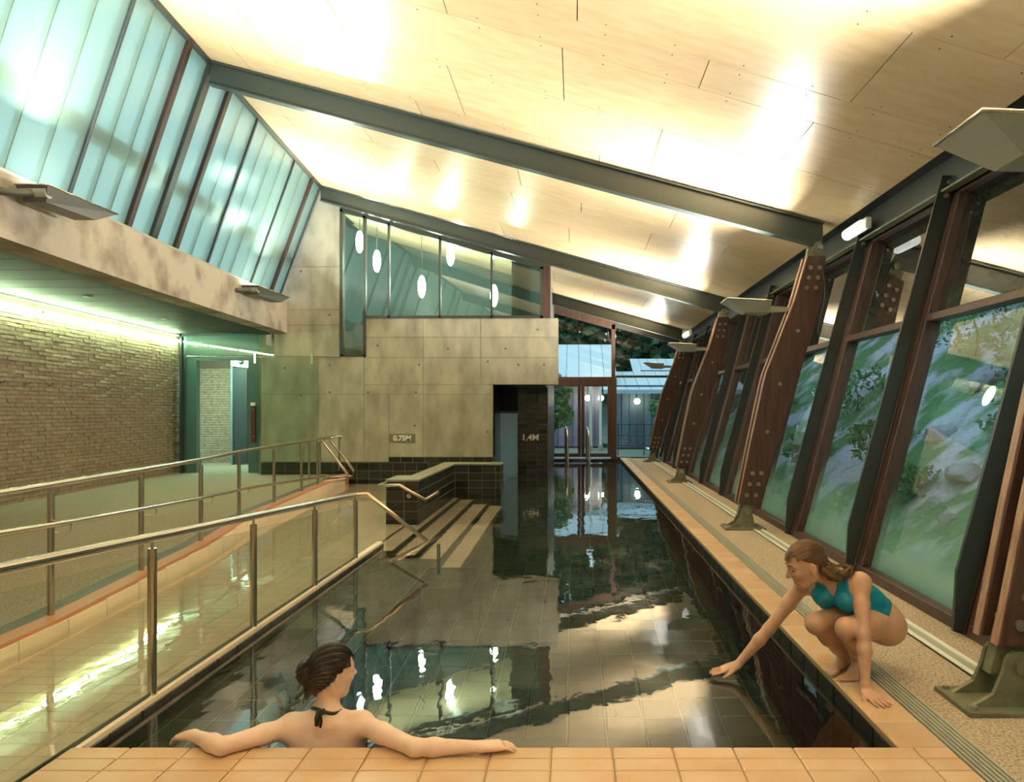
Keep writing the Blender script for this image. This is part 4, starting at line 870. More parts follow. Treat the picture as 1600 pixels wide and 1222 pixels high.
# pavilions beyond the door
def pavilion(name, x0, x1, y, d, zb, ze, zr, label, wallm, over=.6, ribs=14):
    t = thing(name, ((x0+x1)/2, y, zb), label, 'building')
    MB().box(x0, x1, y, y+d, zb, ze).build('wall', wallm, t)
    roofm = mat('pale_roof_sheet', (.60, .63, .63), .5)
    n = ribs; wd = (x1-x0+2*over)/n
    for i in range(n):
        a = x0-over+i*wd; zz0, zz1 = ze-.25, zr
        MB().hexa([(a+.01, y-over, zz0), (a+wd-.01, y-over, zz0), (a+wd-.01, y+d*.6, zz1), (a+.01, y+d*.6, zz1), (a+.01, y-over, zz0+.06), (a+wd-.01, y-over, zz0+.06), (a+wd-.01, y+d*.6, zz1+.06), (a+.01, y+d*.6, zz1+.06)]).build('roof_sheet', roofm, t)
    MB().box(x0-over, x1+over, y-over-.04, y-over, ze-.36, ze-.22).build('gutter', mat('pale_gutter', (.45, .55, .6), .5), t)
    nb = max(4, int((x1-x0)/.3))
    for i in range(nb): MB().box(x0+i*(x1-x0)/nb+.02, x0+(i+1)*(x1-x0)/nb-.02, y-.03, y, zb, ze-.3).build('board', wallm, t)
    return t
BLU = mat('slate_blue_boards', (.10, .13, .17), .8, var=.25); PLUM = mat('plum_boards', (.20, .17, .24), .8, var=.2)
pavilion('pavilion', -5.0, 1.15, 31, 5, -.1, 2.95, 4.4, 'outdoor pavilion with pale blue sheet roof and boarded wall beyond the glazed door', PLUM)
pavilion('pavilion', 1.6, 6.5, 30, 5, -.1, 2.45, 3.1, 'low dark boarded pavilion with pale roof beyond the right-hand end window', BLU, over=.45, ribs=12)
pavilion('pavilion', 3.4, 7.5, 38, 4, 0, 3.5, 4.2, 'dark gabled pavilion rising behind the low boarded one', BLU, over=.4, ribs=10)
for px, py, Y, lb_ in ((918, 622, 30.5, 'round glowing lamp, first of two, on the pavilion wall beyond the door'), (939, 622, 30.5, 'round glowing lamp, second of two, on the pavilion wall beyond the door'), (995.5, 627, 29.6, 'small glowing wall lamp beyond the end window right of the door')):
    p = P(px, py, Y); t = thing('wall_lamp', p, lb_, 'lamp')
    me = bpy.data.meshes.new('globe'); bm = bmesh.new(); bmesh.ops.create_uvsphere(bm, u_segments=14, v_segments=10, radius=.115); bm.to_mesh(me); bm.free()
    link_mesh('globe', me, emit('lamp_globe', (1.0, 1.0, .75), 14), t, p, True); MB().tube([p+Vector((0, 0, .1)), p+Vector((0, .1, .2)), p+Vector((0, .5, .2))], .02, 8).build('bracket', DKALU, t)
tree('round_shrub', (-.95, 26.5, -.1), 3.0, .85, 1.2, 'round green shrub outside the glass of the door', None, 130, m=LEAF2, n=1600, size=.12, trunk=.05, cat='bush')
tree('round_shrub', (3.6, 27.5, -.1), 2.3, .7, 1.0, 'green shrub outside by the foot of the farthest timber post', None, 131, m=LEAF2, n=1200, size=.1, trunk=.05, cat='bush')
for k, (x, y) in enumerate(((.62, 28.5), (1.02, 29.2))):
    t = thing('veranda_post', (x, y, -.1), ['pale veranda post outside, seen through the right door leaf', 'second pale veranda post outside, set back behind the first'][k], 'post')
    MB().box(x-.05, x+.05, y-.05, y+.05, -.1, 2.75).build('shaft', WHITE, t); MB().box(x-.09, x+.09, y-.09, y+.09, -.15, .05).build('base', CONC, t)
fe = thing('railing', (3, 25.5, -.1), 'thin dark railing with mesh outside beyond the end window', 'fence')
for x in np.arange(1.5, 5.5, .9): MB().tube([(x, 25.5, -.15), (x, 25.5, .95)], .02, 8).build('post', DKALU, fe)
for z in (.2, .55, .93): MB().tube([(1.4, 25.5, z), (5.4, 25.5, z)], .015, 8).build('rail', DKALU, fe)
# ================================================================== people: bodies grown as one smooth surface from tapered limbs
class SDF:
    def __init__(s, lo, hi, h):
        s.lo = np.array(lo, float); s.h = h; s.n = np.ceil((np.array(hi)-s.lo)/h).astype(int)+1
        s.g = np.full(s.n, 0.5, np.float32)
    def sub(s, lo, hi, pad):
        a = np.clip(np.floor((np.array(lo)-pad-s.lo)/s.h).astype(int), 0, s.n-1); b = np.clip(np.ceil((np.array(hi)+pad-s.lo)/s.h).astype(int)+1, 1, s.n)
        ax = [s.lo[i]+s.h*np.arange(a[i], b[i]) for i in range(3)]
        X = np.stack(np.meshgrid(*ax, indexing='ij'), -1).astype(np.float32)
        return (slice(a[0], b[0]), slice(a[1], b[1]), slice(a[2], b[2])), X
    def mix(s, sl, d, k, op):
        o = s.g[sl]
        if op == 'u':
            if k <= 0: s.g[sl] = np.minimum(o, d); return
            t = np.maximum(k-np.abs(o-d), 0)/k; s.g[sl] = np.minimum(o, d)-t*t*k*.25
        elif op == 's':
            d = -d
            if k <= 0: s.g[sl] = np.maximum(o, d); return
            t = np.maximum(k-np.abs(o-d), 0)/k; s.g[sl] = np.maximum(o, d)+t*t*k*.25
    def cap(s, a, b, ra, rb, k=.02, op='u'):
        a = np.array(a, float); b = np.array(b, float); r = max(ra, rb)
        sl, X = s.sub(np.minimum(a, b)-r, np.maximum(a, b)+r, k+.03)
        if X.size == 0: return s
        ba = b-a; L2 = max(float(ba@ba), 1e-9); t = np.clip(((X-a)@ba)/L2, 0, 1)
        d = np.linalg.norm(X-a-t[..., None]*ba, axis=-1)-(ra+(rb-ra)*t)
        s.mix(sl, d.astype(np.float32), k, op); return s
    def chain(s, pts, rs, k=.02):
        for (a, b, ra, rb) in zip(pts, pts[1:], rs, rs[1:]): s.cap(a, b, ra, rb, k)
        return s
    def ell(s, c, r, k=.02, axes=None, op='u'):
        c = np.array(c, float); r = np.array(r, float); R = np.array(axes, float) if axes is not None else np.eye(3)   # rows: local axes
        m = r.max(); sl, X = s.sub(c-m, c+m, k+.03)
        if X.size == 0: return s
        q = (X-c)@R.T; k0 = np.linalg.norm(q/r, axis=-1); k1 = np.linalg.norm(q/(r*r), axis=-1)
        d = k0*(k0-1)/np.maximum(k1, 1e-6)
        s.mix(sl, d.astype(np.float32), k, op); return s
    def mesh(s, name, m, parent=None, label=None, g=None):
        g = s.g if g is None else g
        ins = g < 0; n = ins.shape
        cs = [(i, j, k) for i in (0, 1) for j in (0, 1) for k in (0, 1)]
        cnt = np.zeros((n[0]-1, n[1]-1, n[2]-1), np.uint8)
        for i, j, k in cs: cnt += ins[i:n[0]-1+i, j:n[1]-1+j, k:n[2]-1+k]
        cell = np.argwhere((cnt > 0) & (cnt < 8)); idx = np.full(cnt.shape, -1, np.int32); idx[tuple(cell.T)] = np.arange(len(cell))
        acc = np.zeros((len(cell), 3)); w = np.zeros(len(cell))
        corner = {c: g[cell[:, 0]+c[0], cell[:, 1]+c[1], cell[:, 2]+c[2]].astype(float) for c in cs}
        for c in cs:
            for ax in range(3):
                if c[ax] == 0:
                    e = list(c); e[ax] = 1; e = tuple(e); va, vb = corner[c], corner[e]; mk = (va < 0) != (vb < 0)
                    t = np.where(mk, va/np.where(mk, va-vb, 1), 0); p = np.array(c, float)[None]+np.zeros((len(cell), 3)); p[:, ax] = t
                    acc[mk] += p[mk]; w[mk] += 1
        V = s.lo+(cell+acc/w[:, None])*s.h
        faces = []
        for ax in range(3):
            u, v = (ax+1) % 3, (ax+2) % 3
            sa = [slice(None)]*3; sb = [slice(None)]*3; sa[ax] = slice(0, -1); sb[ax] = slice(1, None)
            A = ins[tuple(sa)]; B = ins[tuple(sb)]; E_ = np.argwhere(A != B)
            E_ = E_[(E_[:, u] > 0) & (E_[:, v] > 0) & (E_[:, u] < n[u]-1) & (E_[:, v] < n[v]-1)]
            fl = A[tuple(E_.T)]
            def at(du, dv):
                q = E_.copy(); q[:, u] += du; q[:, v] += dv; return idx[tuple(q.T)]
            q = np.stack([at(-1, -1), at(0, -1), at(0, 0), at(-1, 0)], 1); q[~fl] = q[~fl][:, ::-1]; faces.append(q)
        Fc = np.concatenate(faces); Fc = Fc[(Fc >= 0).all(1)]
        nb = np.zeros_like(V); c2 = np.zeros(len(V))          # one light relaxation of the surface
        for i in range(4):
            a, b = Fc[:, i], Fc[:, (i+1) % 4]
            np.add.at(nb, a, V[b]); np.add.at(c2, a, 1); np.add.at(nb, b, V[a]); np.add.at(c2, b, 1)
        V = V*.5+.5*nb/np.maximum(c2, 1)[:, None]
        off = np.array(wl(parent)) if parent is not None else 0
        me = bpy.data.meshes.new(name); me.from_pydata((V-off).tolist(), [], Fc.tolist())
        return link_mesh(name, me, m, parent, None, True, None, label)
def nrm(v): v = np.array(v, float); return v/np.linalg.norm(v)
def basis(f, u):
    f = nrm(f); s_ = nrm(np.cross(u, f)); u = np.cross(f, s_); return f, s_, u      # forward, left, up
def hand(S_, wrist, d, back, thumb, L=.17, curl=.25, spread=.16, k=.008, wr=.024):
    """wrist point, d: direction of the middle finger, back: normal of the back of the hand, thumb: towards the thumb side"""
    d = nrm(d); th = np.array(thumb, float); th = nrm(th-d*(th@d)); bk = np.cross(th, d); bk = bk if bk@np.array(back) > 0 else -bk
    w_ = np.array(wrist, float); pl = L*.50
    for q, (o, r) in enumerate(((.028, .0125), (.010, .0135), (-.010, .013), (-.027, .0115))):
        S_.cap(w_+th*o*.55+d*.0, w_+d*pl+th*o, wr*.72, r, .012)
    S_.ell(w_+d*pl*.5+bk*.001, (.036, .013, pl*.55), .012, (th, bk, d))
    for q, (o, ln, sp) in enumerate(((.030, .43, .9), (.0105, .48, .25), (-.0105, .45, -.3), (-.029, .35, -.95))):
        b0 = w_+d*pl*.97+th*o; dd = nrm(d+th*spread*sp*.5); p = b0; ang = curl*.5; r = .0088 if q < 3 else .0076
        for j, f in enumerate((.46, .30, .24)):
            v = nrm(dd*math.cos(ang)-bk*math.sin(ang)); p2 = p+v*ln*L*f*1.02; S_.cap(p, p2, r, r*.90, .004); r *= .90; p = p2; ang += curl*.8
    b0 = w_+d*pl*.22+th*.020-bk*.004; v1 = nrm(d*.75+th*.62-bk*.12); p1 = b0+v1*L*.24; p2 = p1+nrm(d*.9+th*.32-bk*.15)*L*.17; p3 = p2+nrm(d*.97+th*.12-bk*.2)*L*.13
    S_.cap(b0, p1, .0155, .0115, .010); S_.cap(p1, p2, .0105, .0098, .005); S_.cap(p2, p3, .0098, .0082, .004)
def foot(S_, heel, d, up, inner, L=.225):
    d = nrm(d); up = nrm(up); inn = nrm(inner); h_ = np.array(heel, float)
    S_.ell(h_+up*.026+d*.018, (.034, .028, .028), .02, (d, inn, up))
    S_.cap(h_+up*.034+d*.02, h_+d*L*.66+up*.018+inn*.012, .029, .018, .02)
    S_.cap(h_+up*.022+d*.02-inn*.008, h_+d*L*.62+up*.014-inn*.022, .025, .014, .02)
    S_.cap(h_+up*.06+d*.035, h_+d*L*.5+up*.03+inn*.006, .026, .02, .02)
    for q, (o, ln, r) in enumerate(((.026, .29, .0115), (.009, .27, .0085), (-.005, .235, .008), (-.018, .195, .0075), (-.030, .15, .007))):
        b0 = h_+d*L*(.68-.022*q)+inn*o+up*.013; S_.cap(b0, b0+d*L*ln+up*(-.004), r*1.15, r, .005)
def head(S_, c, f, u, sc=1.0, smile=True):
    """head with brow, eye sockets, nose, lips, chin, jaw, ears; c centre of the skull"""
    f, l, u = basis(f, u); c = np.array(c, float); A = (f, l, u)
    pt = lambda a, b, d_: c+(f*a+l*b+u*d_)*sc
    S_.ell(pt(-.006, 0, .022), np.array((.094, .073, .090))*sc, .02, A)
    S_.ell(pt(.022, 0, -.030), np.array((.066, .058, .075))*sc, .03, A)
    S_.cap(pt(.052, .012, -.092), pt(.052, -.012, -.092), .020*sc, .020*sc, .025)              # chin
    for sgn in (1, -1):
        S_.cap(pt(.045, .018*sgn, -.090), pt(-.018, .055*sgn, -.055), .017*sc, .018*sc, .025)    # jaw
        S_.ell(pt(.057, .038*sgn, -.022), np.array((.022, .022, .020))*sc, .02, A)               # cheek
        S_.cap(pt(.080, .012*sgn, .022), pt(.064, .050*sgn, .020), .010*sc, .009*sc, .015)       # brow
        S_.ell(pt(.084, .031*sgn, .003), np.array((.014, .016, .0105))*sc, .012, A, 's')         # socket
        S_.ell(pt(.066, .031*sgn, .003), np.array((.0135, .0135, .0125))*sc, .003, A)            # eyelid
        S_.ell(pt(-.012, .077*sgn, -.010), np.array((.019, .010, .032))*sc, .006, (nrm(f*.94-l*.34*sgn), nrm(l*.94*sgn+f*.34), u))     # ear
        S_.ell(pt(-.006, .089*sgn, -.008), np.array((.010, .007, .018))*sc, .004, A, 's')
        S_.ell(pt(-.004, .071*sgn, -.036), np.array((.009, .006, .009))*sc, .006, A)
    S_.ell(pt(.064, 0, -.060), np.array((.022, .028, .020))*sc, .015, A)                         # mouth mound
    S_.cap(pt(.083, 0, .012), pt(.108, 0, -.026), .0075*sc, .0110*sc, .010)                      # nose
    for sgn in (1, -1): S_.ell(pt(.093, .0105*sgn, -.030), np.array((.009, .007, .007))*sc, .006, A)
    return A, pt
def skin_mat(name, col, col2): 
    m = mat(name, col, .42, noise=18, col2=col2, contrast=(.3, .8), bump=.03, bscale=160)
    b = m.node_tree.nodes['Principled BSDF']; setin(b, 'Subsurface Weight', .12); setin(b, 'Subsurface Radius', (.012, .005, .003)); setin(b, 'Subsurface Scale', .6)
    return m
SKIN1 = skin_mat('fair_skin', (.84, .62, .50), (.77, .52, .40)); SKIN2 = skin_mat('tanned_skin', (.60, .37, .245), (.53, .295, .18))
LIP = mat('lips', (.46, .19, .14), .4); BROW = mat('eyebrow_hair', (.07, .04, .025), .7); EYE = mat('eye_white', (.7, .68, .62), .2); IRIS = mat('iris', (.06, .04, .025), .2); NAIL = mat('nail', (.72, .47, .38), .25)
TEALS = mat('teal_swimsuit', (.0, .26, .40), .40, noise=20, col2=(.0, .19, .30), bump=.25, bscale=35)
BLACKS = mat('black_swimsuit', (.012, .016, .014), .5)
HAIRD = mat('dark_brown_hair', (.024, .012, .008), .38, noise=70, col2=(.010, .005, .004), scale=(1, 1, .35))
HAIRW = mat('wet_brown_hair', (.105, .050, .020), .34, noise=110, col2=(.06, .028, .012), scale=(.5, 1, 1.5), contrast=(.3, .7))
HAIRW2 = mat('wet_golden_strands', (.25, .135, .055), .30, noise=12, col2=(.09, .045, .018), contrast=(.40, .62))
def face_bits(root, A, pt, sc, mouth=True):
    f, l, u = A
    for sgn in (1, -1):
        q = MB(); q.tube([Vector(pt(.088, .013*sgn, .027)), Vector(pt(.087, .032*sgn, .034)), Vector(pt(.074, .050*sgn, .029))], .0036*sc, 6, True, .002*sc); q.build('eyebrow', BROW, root)
        q = MB(); q.tube([Vector(pt(.077, .019*sgn, .000)), Vector(pt(.0815, .031*sgn, -.003)), Vector(pt(.073, .045*sgn, .0005))], .0026*sc, 6); q.build('eyelash', BROW, root)
        me = bpy.data.meshes.new('eye'); bm = bmesh.new(); bmesh.ops.create_uvsphere(bm, u_segments=12, v_segments=8, radius=.0118*sc); bm.to_mesh(me); bm.free()
        e = link_mesh('eye', me, EYE, root, Vector(pt(.0675, .031*sgn, .0035)), True)
        me = bpy.data.meshes.new('iris'); bm = bmesh.new(); bmesh.ops.create_uvsphere(bm, u_segments=10, v_segments=6, radius=.0055*sc); bm.to_mesh(me); bm.free()
        link_mesh('iris', me, IRIS, e, Vector(pt(.0745, .031*sgn, .002)), True)
    q = MB(); q.tube([Vector(pt(.072, .026, -.0535)), Vector(pt(.0835, .012, -.061)), Vector(pt(.0865, 0, -.0615)), Vector(pt(.0835, -.012, -.061)), Vector(pt(.072, -.026, -.0535))], .0042*sc, 8); q.build('upper_lip', LIP, root)
    q = MB(); q.tube([Vector(pt(.0715, .024, -.0555)), Vector(pt(.0815, .010, -.0680)), Vector(pt(.0835, 0, -.0695)), Vector(pt(.0815, -.010, -.0680)), Vector(pt(.0715, -.024, -.0555))], .0046*sc, 8); q.build('lower_lip', LIP, root)
def strands(root, name, curves, m, r=.004):
    q = MB()
    for c in curves: q.tube([Vector(p) for p in c], r, 5, True, r*.5)
    return q.build(name, m, root, kind='stuff', fix=False)

# ---------------------------------------------------------------- the woman crouching on the coping
def crouching():
    lo, hi = (.62, 3.30, -.13), (1.92, 4.36, .80); h = .0042
    B = SDF(lo, hi, h); T = SDF(lo, hi, h)          # T: trunk alone, for the swimsuit
    v = lambda *a: np.array(a, float)
    f = nrm((-.72, -.69, 0)); lf = v(.69, -.72, 0)   # facing, her left
    pel = v(1.612, 4.00, .262); hipL = pel+lf*.085+v(-.01, 0, -.005); hipR = pel-lf*.085+v(-.01, 0, -.005)
    kneeL = v(1.388, 3.755, .292); kneeR = v(1.268, 3.868, .286)
    ankL = v(1.520, 3.925, .075); ankR = v(1.470, 4.010, .07)
    nb = v(1.362, 3.905, .525); shL = v(1.480, 3.815, .510); shR = v(1.262, 4.035, .462)
    waist = v(1.545, 3.965, .385); chest = v(1.420, 3.925, .452)
    for S_ in (B, T):
        S_.ell(pel+v(.010, .008, .0), (.100, .142, .100), .05, (f, lf, (0, 0, 1)))
        S_.cap(pel+lf*.05+v(.01, .01, .04), waist+lf*.032, .086, .068, .05); S_.cap(pel-lf*.05+v(.01, .01, .04), waist-lf*.032, .086, .068, .05)
        S_.cap(waist+lf*.032, chest+lf*.046, .068, .076, .05); S_.cap(waist-lf*.032, chest-lf*.046, .068, .076, .05)
        S_.cap(chest+v(.02, .015, .02), nb+v(.02, .015, -.025), .078, .055, .05)
        ds = nrm(f+v(0, 0, -.45))
        for sg in (1, -1): S_.ell(chest+ds*.070+lf*.062*sg+v(.0, 0, -.012), (.056, .055, .052), .03)
    B.cap(shL*.93+chest*.07+v(0, 0, -.005), nb+v(.01, 0, -.01), .047, .045, .05); B.cap(shR*.93+chest*.07, nb+v(.01, 0, -.01), .047, .045, .05)
    B.cap(chest+lf*.045, shL-v(0, 0, .02), .068, .042, .05); B.cap(chest-lf*.045, shR-v(0, 0, .02), .068, .042, .05)
    # legs
    for hp, kn, an, sg in ((hipL, kneeL, ankL, 1), (hipR, kneeR, ankR, -1)):
        B.chain([hp+v(.03, .03, -.015), lerp(hp, kn, .45)+v(0, 0, .006), kn], [.088, .073, .051], .03)
        B.ell(kn+f*.012, (.047, .050, .050), .03)
        calf = lerp(kn, an, .36)+v(.02, .02, -.012)
        B.chain([kn+v(.005, .005, -.012), calf, lerp(kn, an, .75), an], [.045, .052, .036, .030], .025)
        B.ell(pel+lf*.070*sg+v(.022, .022, -.036), (.086, .090, .084), .05)
    B.cap(ankL, ankL+v(.012, .012, -.03), .033, .032, .02)
    fdL = nrm((-.16, -.185, 0)); fdR = nrm((-.175, -.165, 0))
    foot(B, ankL+v(.018, .022, -.072), fdL, (0, 0, 1), (-.72, .69, 0)); foot(B, ankR+v(.018, .020, -.067), fdR, (0, 0, 1), (.69, -.72, 0))
    # arms
    elR = v(1.075, 4.075, .192); wrR = v(.905, 4.09, -.012)
    B.ell(shR, (.050, .050, .050), .03); B.chain([shR, lerp(shR, elR, .45), elR], [.045, .039, .032], .02); B.chain([elR, lerp(elR, wrR, .3), wrR], [.032, .033, .022], .02)
    hand(B, wrR, (-.93, .02, -.30), (-.25, 0, 1), (-.1, -1, -.1), L=.165, curl=-.08, spread=.22)
    elL = v(1.452, 3.695, .275); wrL = v(1.432, 3.625, .048)
    B.ell(shL, (.050, .050, .051), .03); B.chain([shL, lerp(shL, elL, .45), elL], [.045, .039, .032], .02); B.chain([elL, lerp(elL, wrL, .3), wrL], [.032, .034, .022], .02)
    B.cap(wrL, wrL+v(.002, -.012, -.026), .024, .02, .012)
    hand(B, wrL+v(.002, -.01, -.030), (.20, -.97, -.06), (0, 0, 1), (-1, -.1, 0), L=.168, curl=-.02, spread=.34)
    # neck and head
    hc = v(1.214, 3.872, .592); hf = nrm((-.94, .02, -.36)); hu = nrm((-.36, .0, .92))
    B.cap(nb+v(.0, 0, -.015), hc+v(.045, .010, -.045), .047, .043, .03)
    A, pt = head(B, hc, hf, hu, 1.02)
    t = thing('person', (1.46, 3.95, 0), 'woman in teal swimsuit crouching on the coping, reaching down to the water', 'person')
    B.mesh('body', SKIN2, t)
    # swimsuit: shell of the trunk
    sl, X = T.sub(lo, hi, .1)
    ax = waist-pel; tpar = ((X-pel)@(nb-pel))/float((nb-pel)@(nb-pel)); fr_ = (X-chest)@nrm(f+v(0, 0, -.3)); side = (X-chest)@lf
    hipcut = .03+np.abs((X-pel)@lf)*.9                              # leg line rises to the hips
    low = (tpar-hipcut*0.9)*.35
    topback = (.62-tpar)*.3
    Vp = SDF(lo, hi, h)                                            # two panels rising from the waist over the bust
    for sg in (1, -1):
        Vp.chain([waist+f*.08+lf*.05*sg, chest+nrm(f+v(0, 0, -.45))*.10+lf*.066*sg+v(0, 0, -.01), chest+f*.10+lf*.066*sg+v(0, 0, .06)], [.085, .060, .034], .01)
    front = -Vp.g
    reg = np.maximum(np.minimum(low, topback), np.minimum(front, low))
    body = np.minimum(B.g, T.g)
    g = np.maximum(np.maximum(B.g-.0048, T.g-.014), -reg)
    # straps running round the neck
    for sg in (1, -1):
        St = SDF(lo, hi, h); p = [chest+nrm(f+v(0, 0, -.2))*.105+lf*.060*sg+v(0, 0, .03), chest+f*.085+lf*.052*sg+v(0, 0, .085), nb+f*.035+lf*.050*sg+v(0, 0, .03), nb+lf*.040*sg+v(.045, .03, .03)]
        St.chain(p, [.036, .024, .015, .013], .01); g = np.minimum(g, np.maximum(np.maximum(B.g-.0055, St.g), T.g-.05))
    T.mesh('swimsuit', TEALS, t, g=g)
    face_bits(t, A, pt, 1.02)
    # wet hair combed back, falling behind the neck
    H = SDF((1.05, 3.66, .36), (1.55, 4.12, .80), .0036); ff, ll, uu = A
    H.ell(pt(-.010, 0, .027), (.103, .082, .096), .02, A)
    H.ell(pt(-.045, 0, -.005), (.070, .076, .080), .03, A)
    sl, X = H.sub(H.lo, H.lo+H.h*(H.n-1), .1); q = (X-np.array(hc))/1.02; qf = q@ff; ql = q@ll; qu = q@uu
    hl = .060-np.maximum(0, .075-qu)*1.30                             # hairline runs back to the ear
    H.g = np.maximum(H.g, qf-np.where(qu > .075, .074-(np.maximum(0, qu-.075))*.2, hl))
    H.g = np.maximum(H.g, -(qu+.035)*.8-np.maximum(0, -qf-.03)*1.2)
    
    tail = [pt(-.085, .015, -.035), pt(-.120, .030, -.075), pt(-.150, .040, -.088), pt(-.200, .030, -.090)]
    for o, r in ((0, .030), (.018, .022), (-.018, .022)):
        H.chain([np.array(p_)+ll*o+uu*(-abs(o)*.3) for p_ in tail], [r*1.15, r*1.1, r, r*.55], .014)
    H.chain([pt(-.06, .060, -.035), pt(-.085, .072, -.080), pt(-.115, .070, -.105), pt(-.14, .060, -.10)], [.02, .022, .018, .008], .012)
    hair = H.mesh('hair', HAIRW, t)
    rr = random.Random(3); cv = []
    for k in range(46):                       # combed strands
        a = lerp(-1.25, 1.25, k/45)+rr.uniform(-.02, .02); cvp = []
        for j in range(9):
            th = lerp(.35, 2.75, j/8); rad = 1.02
            d_ = ff*math.cos(th)*.104+(uu*math.cos(a)*.099+ll*math.sin(a)*.084)*math.sin(th)
            cvp.append(hc+ff*-.012+uu*.024+d_*rad*(1.012+.006*math.sin(k*2.1)))
        if abs(a) > .8: cvp = cvp[2:]
        cv.append(cvp)
    for k in range(44):                       # wavy wet lengths lying over the tail
        a0 = rr.uniform(0, 6.28); w0 = rr.uniform(0, 6); cvp = []
        for j in range(11):
            s_ = j/10; q = s_*(len(tail)-1); i0 = min(int(q), len(tail)-2); c_ = lerp(np.array(tail[i0]), np.array(tail[i0+1]), q-i0)
            r_ = lerp(.054, .034, s_); a1 = a0+.35*math.sin(w0+j*.9)
            cvp.append(c_+(ll*math.cos(a1)*1.25+nrm(uu+.2*ff)*math.sin(a1))*r_)
        cv.append(cvp)
    strands(hair, 'strands', cv, HAIRW2, .0030)
    for (p_, d_) in (((.747, 4.09, -.066), (-1, 0, -.1)),):
        pass
    return t
# ---------------------------------------------------------------- the woman leaning back against the pool edge
def leaning():
    lo, hi = (-1.86, 2.84, -1.30), (-.18, 3.74, .02); h = .0055
    lo2, hi2 = (-1.86, 2.84, -.28), (-.18, 3.44, .46)
    v = lambda *a: np.array(a, float)
    B = SDF((-1.86, 2.84, -1.16), (-.18, 3.86, .46), .0052)
    nb = v(-1.072, 3.185, .085); shL = v(-1.222, 3.172, .038); shR = v(-.918, 3.172, .048)
    chest = v(-1.07, 3.205, -.075); waist = v(-1.065, 3.225, -.27); pel = v(-1.06, 3.27, -.44)
    f = v(0, 1, .0)
    for sg in (1, -1):
        B.cap(chest+v(.055*sg, 0, 0), waist+v(.035*sg, 0, 0), .092, .080, .05); B.cap(waist+v(.035*sg, 0, 0), pel+v(.06*sg, .0, 0), .08, .105, .05)
        B.ell(chest+v(.062*sg, .085, -.02), (.055, .05, .055), .03)
        B.ell(chest+v(.075*sg, -.068, .045), (.058, .020, .075), .035)         # shoulder blades
    B.cap(chest+v(0, 0, .05), nb+v(0, 0, -.03), .082, .058, .05)
    for sh, sg in ((shL, -1), (shR, 1)):
        B.cap(nb+v(.02*sg, -.005, -.015), sh*.9+nb*.1+v(0, 0, .004), .044, .044, .05); B.cap(chest+v(.06*sg, 0, .02), sh+v(-.01*sg, 0, -.025), .078, .05, .05)
        B.ell(sh, (.053, .053, .053), .03)
        hp = pel+v(.085*sg, .01, -.02); kn = v(-1.06+.10*sg, 3.60, -.70); an = v(-1.06+.09*sg, 3.50, -1.06)
        B.chain([hp, lerp(hp, kn, .45), kn], [.095, .078, .055], .03); B.chain([kn, lerp(kn, an, .35), an], [.052, .054, .034], .025)
        foot(B, an+v(0, -.03, -.06), (0, .8, -.35), (0, .35, .8), (-sg, 0, 0))
    elL = v(-1.432, 2.985, .039); wrL = v(-1.612, 3.105, .032); elR = v(-.648, 2.975, .039); wrR = v(-.385, 3.000, .031)
    B.chain([shL, lerp(shL, elL, .4), elL], [.046, .041, .034], .02); B.chain([elL, lerp(elL, wrL, .3), wrL], [.034, .035, .023], .02)
    B.chain([shR, lerp(shR, elR, .4), elR], [.046, .041, .034], .02); B.chain([elR, lerp(elR, wrR, .3), wrR], [.034, .035, .023], .02)
    hand(B, wrL, (-.80, .55, -.26), (-.15, -.1, 1), (.55, .80, 0), L=.165, curl=.42, spread=.10, wr=.023)
    hand(B, wrR, (.96, .28, -.05), (0, -.15, 1), (-.25, .95, 0), L=.165, curl=.30, spread=.10, wr=.023)
    hc = v(-1.058, 3.215, .262); hf = nrm((.70, .71, -.05)); hu = nrm((.03, -.06, 1))
    B.cap(nb+v(0, 0, -.03), hc+v(-.015, -.012, -.06), .050, .047, .03)
    A, pt = head(B, hc, hf, hu, 1.0)
    t = thing('person', (-1.06, 3.2, -.08), 'dark-haired woman in the water leaning back on the pool edge with both arms spread', 'person')
    B.mesh('body', SKIN1, t); face_bits(t, A, pt, 1.0)
    sl, X = B.sub((-1.5, 2.9, -.7), (-.7, 3.6, .2), .0); reg = np.full(B.n, 1.0, np.float32)
    z = X[..., 2]; y = X[..., 1]; x = np.abs(X[..., 0]+1.065)
    r = np.minimum(np.where(y > 3.21, -.0-z, -.20-z), z-(-.50+x*.9)); r = np.minimum(r, .17-x)
    g = np.full(B.n, .5, np.float32); g[sl] = np.maximum(B.g[sl]-.005, -r); 
    B.mesh('swimsuit', BLACKS, t, g=g)
    # halter tie at the nape
    q = MB(); ring = []
    for k in range(19):
        an = math.radians(200+k*(320-200+20)/18*1.0); ring.append(Vector((-1.070+.066*math.cos(an), 3.196+.068*math.sin(an), .118+.012*math.sin(k*.3))))
    q.tube(ring, .008, 8); q.cyl(ring[9]+Vector((-.004, -.008, 0)), (1, 0, .3), .015, .03, 10, .011); q.tube([ring[9], ring[9]+Vector((-.012, -.018, .012)), ring[9]+Vector((-.02, -.02, -.02)), ring[9]+Vector((-.022, -.012, -.055))], .009, 8); q.tube([ring[9]+Vector((-.01, -.012, 0)), ring[9]+Vector((-.002, -.018, -.03)), ring[9]+Vector((-.006, -.012, -.062))], .007, 8)
    me = None; q.build('halter_tie', BLACKS, t)
    H = SDF((-1.28, 2.98, .08), (-.90, 3.38, .46), .0036); ff, ll, uu = A
    H.ell(pt(-.012, 0, .028), (.101, .083, .096), .02, A); H.ell(pt(-.050, 0, -.012), (.068, .072, .082), .03, A)
    H.cap(pt(-.060, 0, -.055), pt(-.050, 0, -.085), .050, .035, .02)
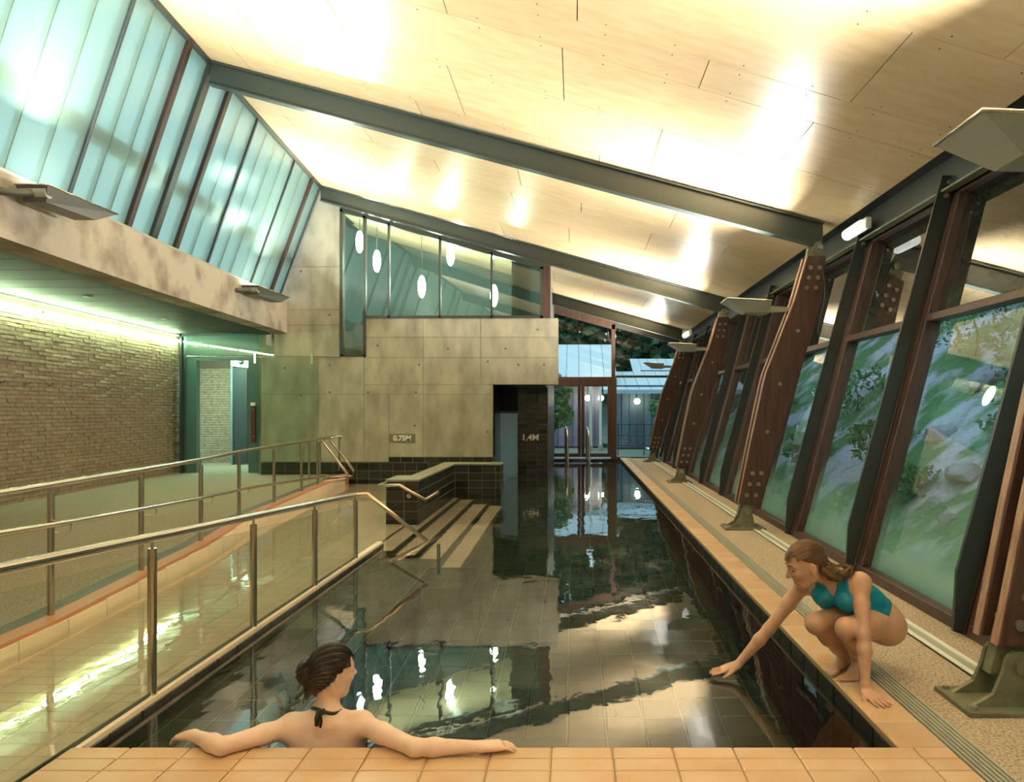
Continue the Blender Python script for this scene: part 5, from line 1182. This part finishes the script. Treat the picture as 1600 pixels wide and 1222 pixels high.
    sl, X = H.sub(H.lo, H.lo+H.h*(H.n-1), .1); qv = X-hc; qf = qv@ff; ql = qv@ll; qu = qv@uu
    hl = .052-np.maximum(0, .070-qu)*1.05
    H.g = np.maximum(H.g, qf-np.where(qu > .070, .070, hl)); H.g += .0025*np.sin(np.arctan2(ql, qu+.02)*30+qf*40)
    bun = np.array(pt(-.082, .046, .000))
    H.ell(bun, (.056, .060, .060), .012)
    sl, X = H.sub(bun-.08, bun+.08, .0); rel = X-bun; H.g[sl] += (.0035*np.sin(np.arctan2(rel@ll, rel@uu)*7+np.linalg.norm(rel, axis=-1)*110)).astype(np.float32)*(np.linalg.norm(rel, axis=-1) < .075)
    hair = H.mesh('hair', HAIRD, t)
    rr = random.Random(5); cv = []
    for k in range(44):
        a = lerp(-1.45, 1.45, k/43); cvp = []
        for j in range(8):
            th = lerp(.45, 2.35, j/7); d_ = ff*math.cos(th)*.102+(uu*math.cos(a)*.098+ll*math.sin(a)*.084)*math.sin(th)
            cvp.append(hc-ff*.012+uu*.026+d_*(1.01+.012*rr.random()))
        if abs(a) > .85: cvp = cvp[2:]
        cv.append(cvp)
    for k in range(34):                       # coiled strands of the bun and loose ends
        a0 = rr.uniform(0, 6.28); tl = rr.uniform(-.5, .5); r0 = rr.uniform(.048, .058)
        cv.append([bun+(uu*math.cos(a0+j*.45)+ll*math.sin(a0+j*.45)*math.cos(tl)-ff*math.sin(a0+j*.45)*math.sin(tl))*r0*(1.0) for j in range(8)])
    for k in range(22):
        b = np.array(pt(rr.uniform(-.11, -.05), rr.uniform(.0, .06), rr.uniform(-.062, -.03))); cv.append([b, b-uu*.03-ff*.006+ll*rr.uniform(-.01, .01), b-uu*rr.uniform(.045, .065)-ff*.012])
    for k in range(12):
        a0 = rr.uniform(0, 6.28); d_ = nrm(uu*math.cos(a0)+ll*math.sin(a0)-ff*.4); cv.append([bun+d_*.045, bun+d_*.07+uu*.003, bun+d_*.085-uu*.012])
    strands(hair, 'strands', cv, HAIRD, .0028)
    return t
crouching(); leaning()
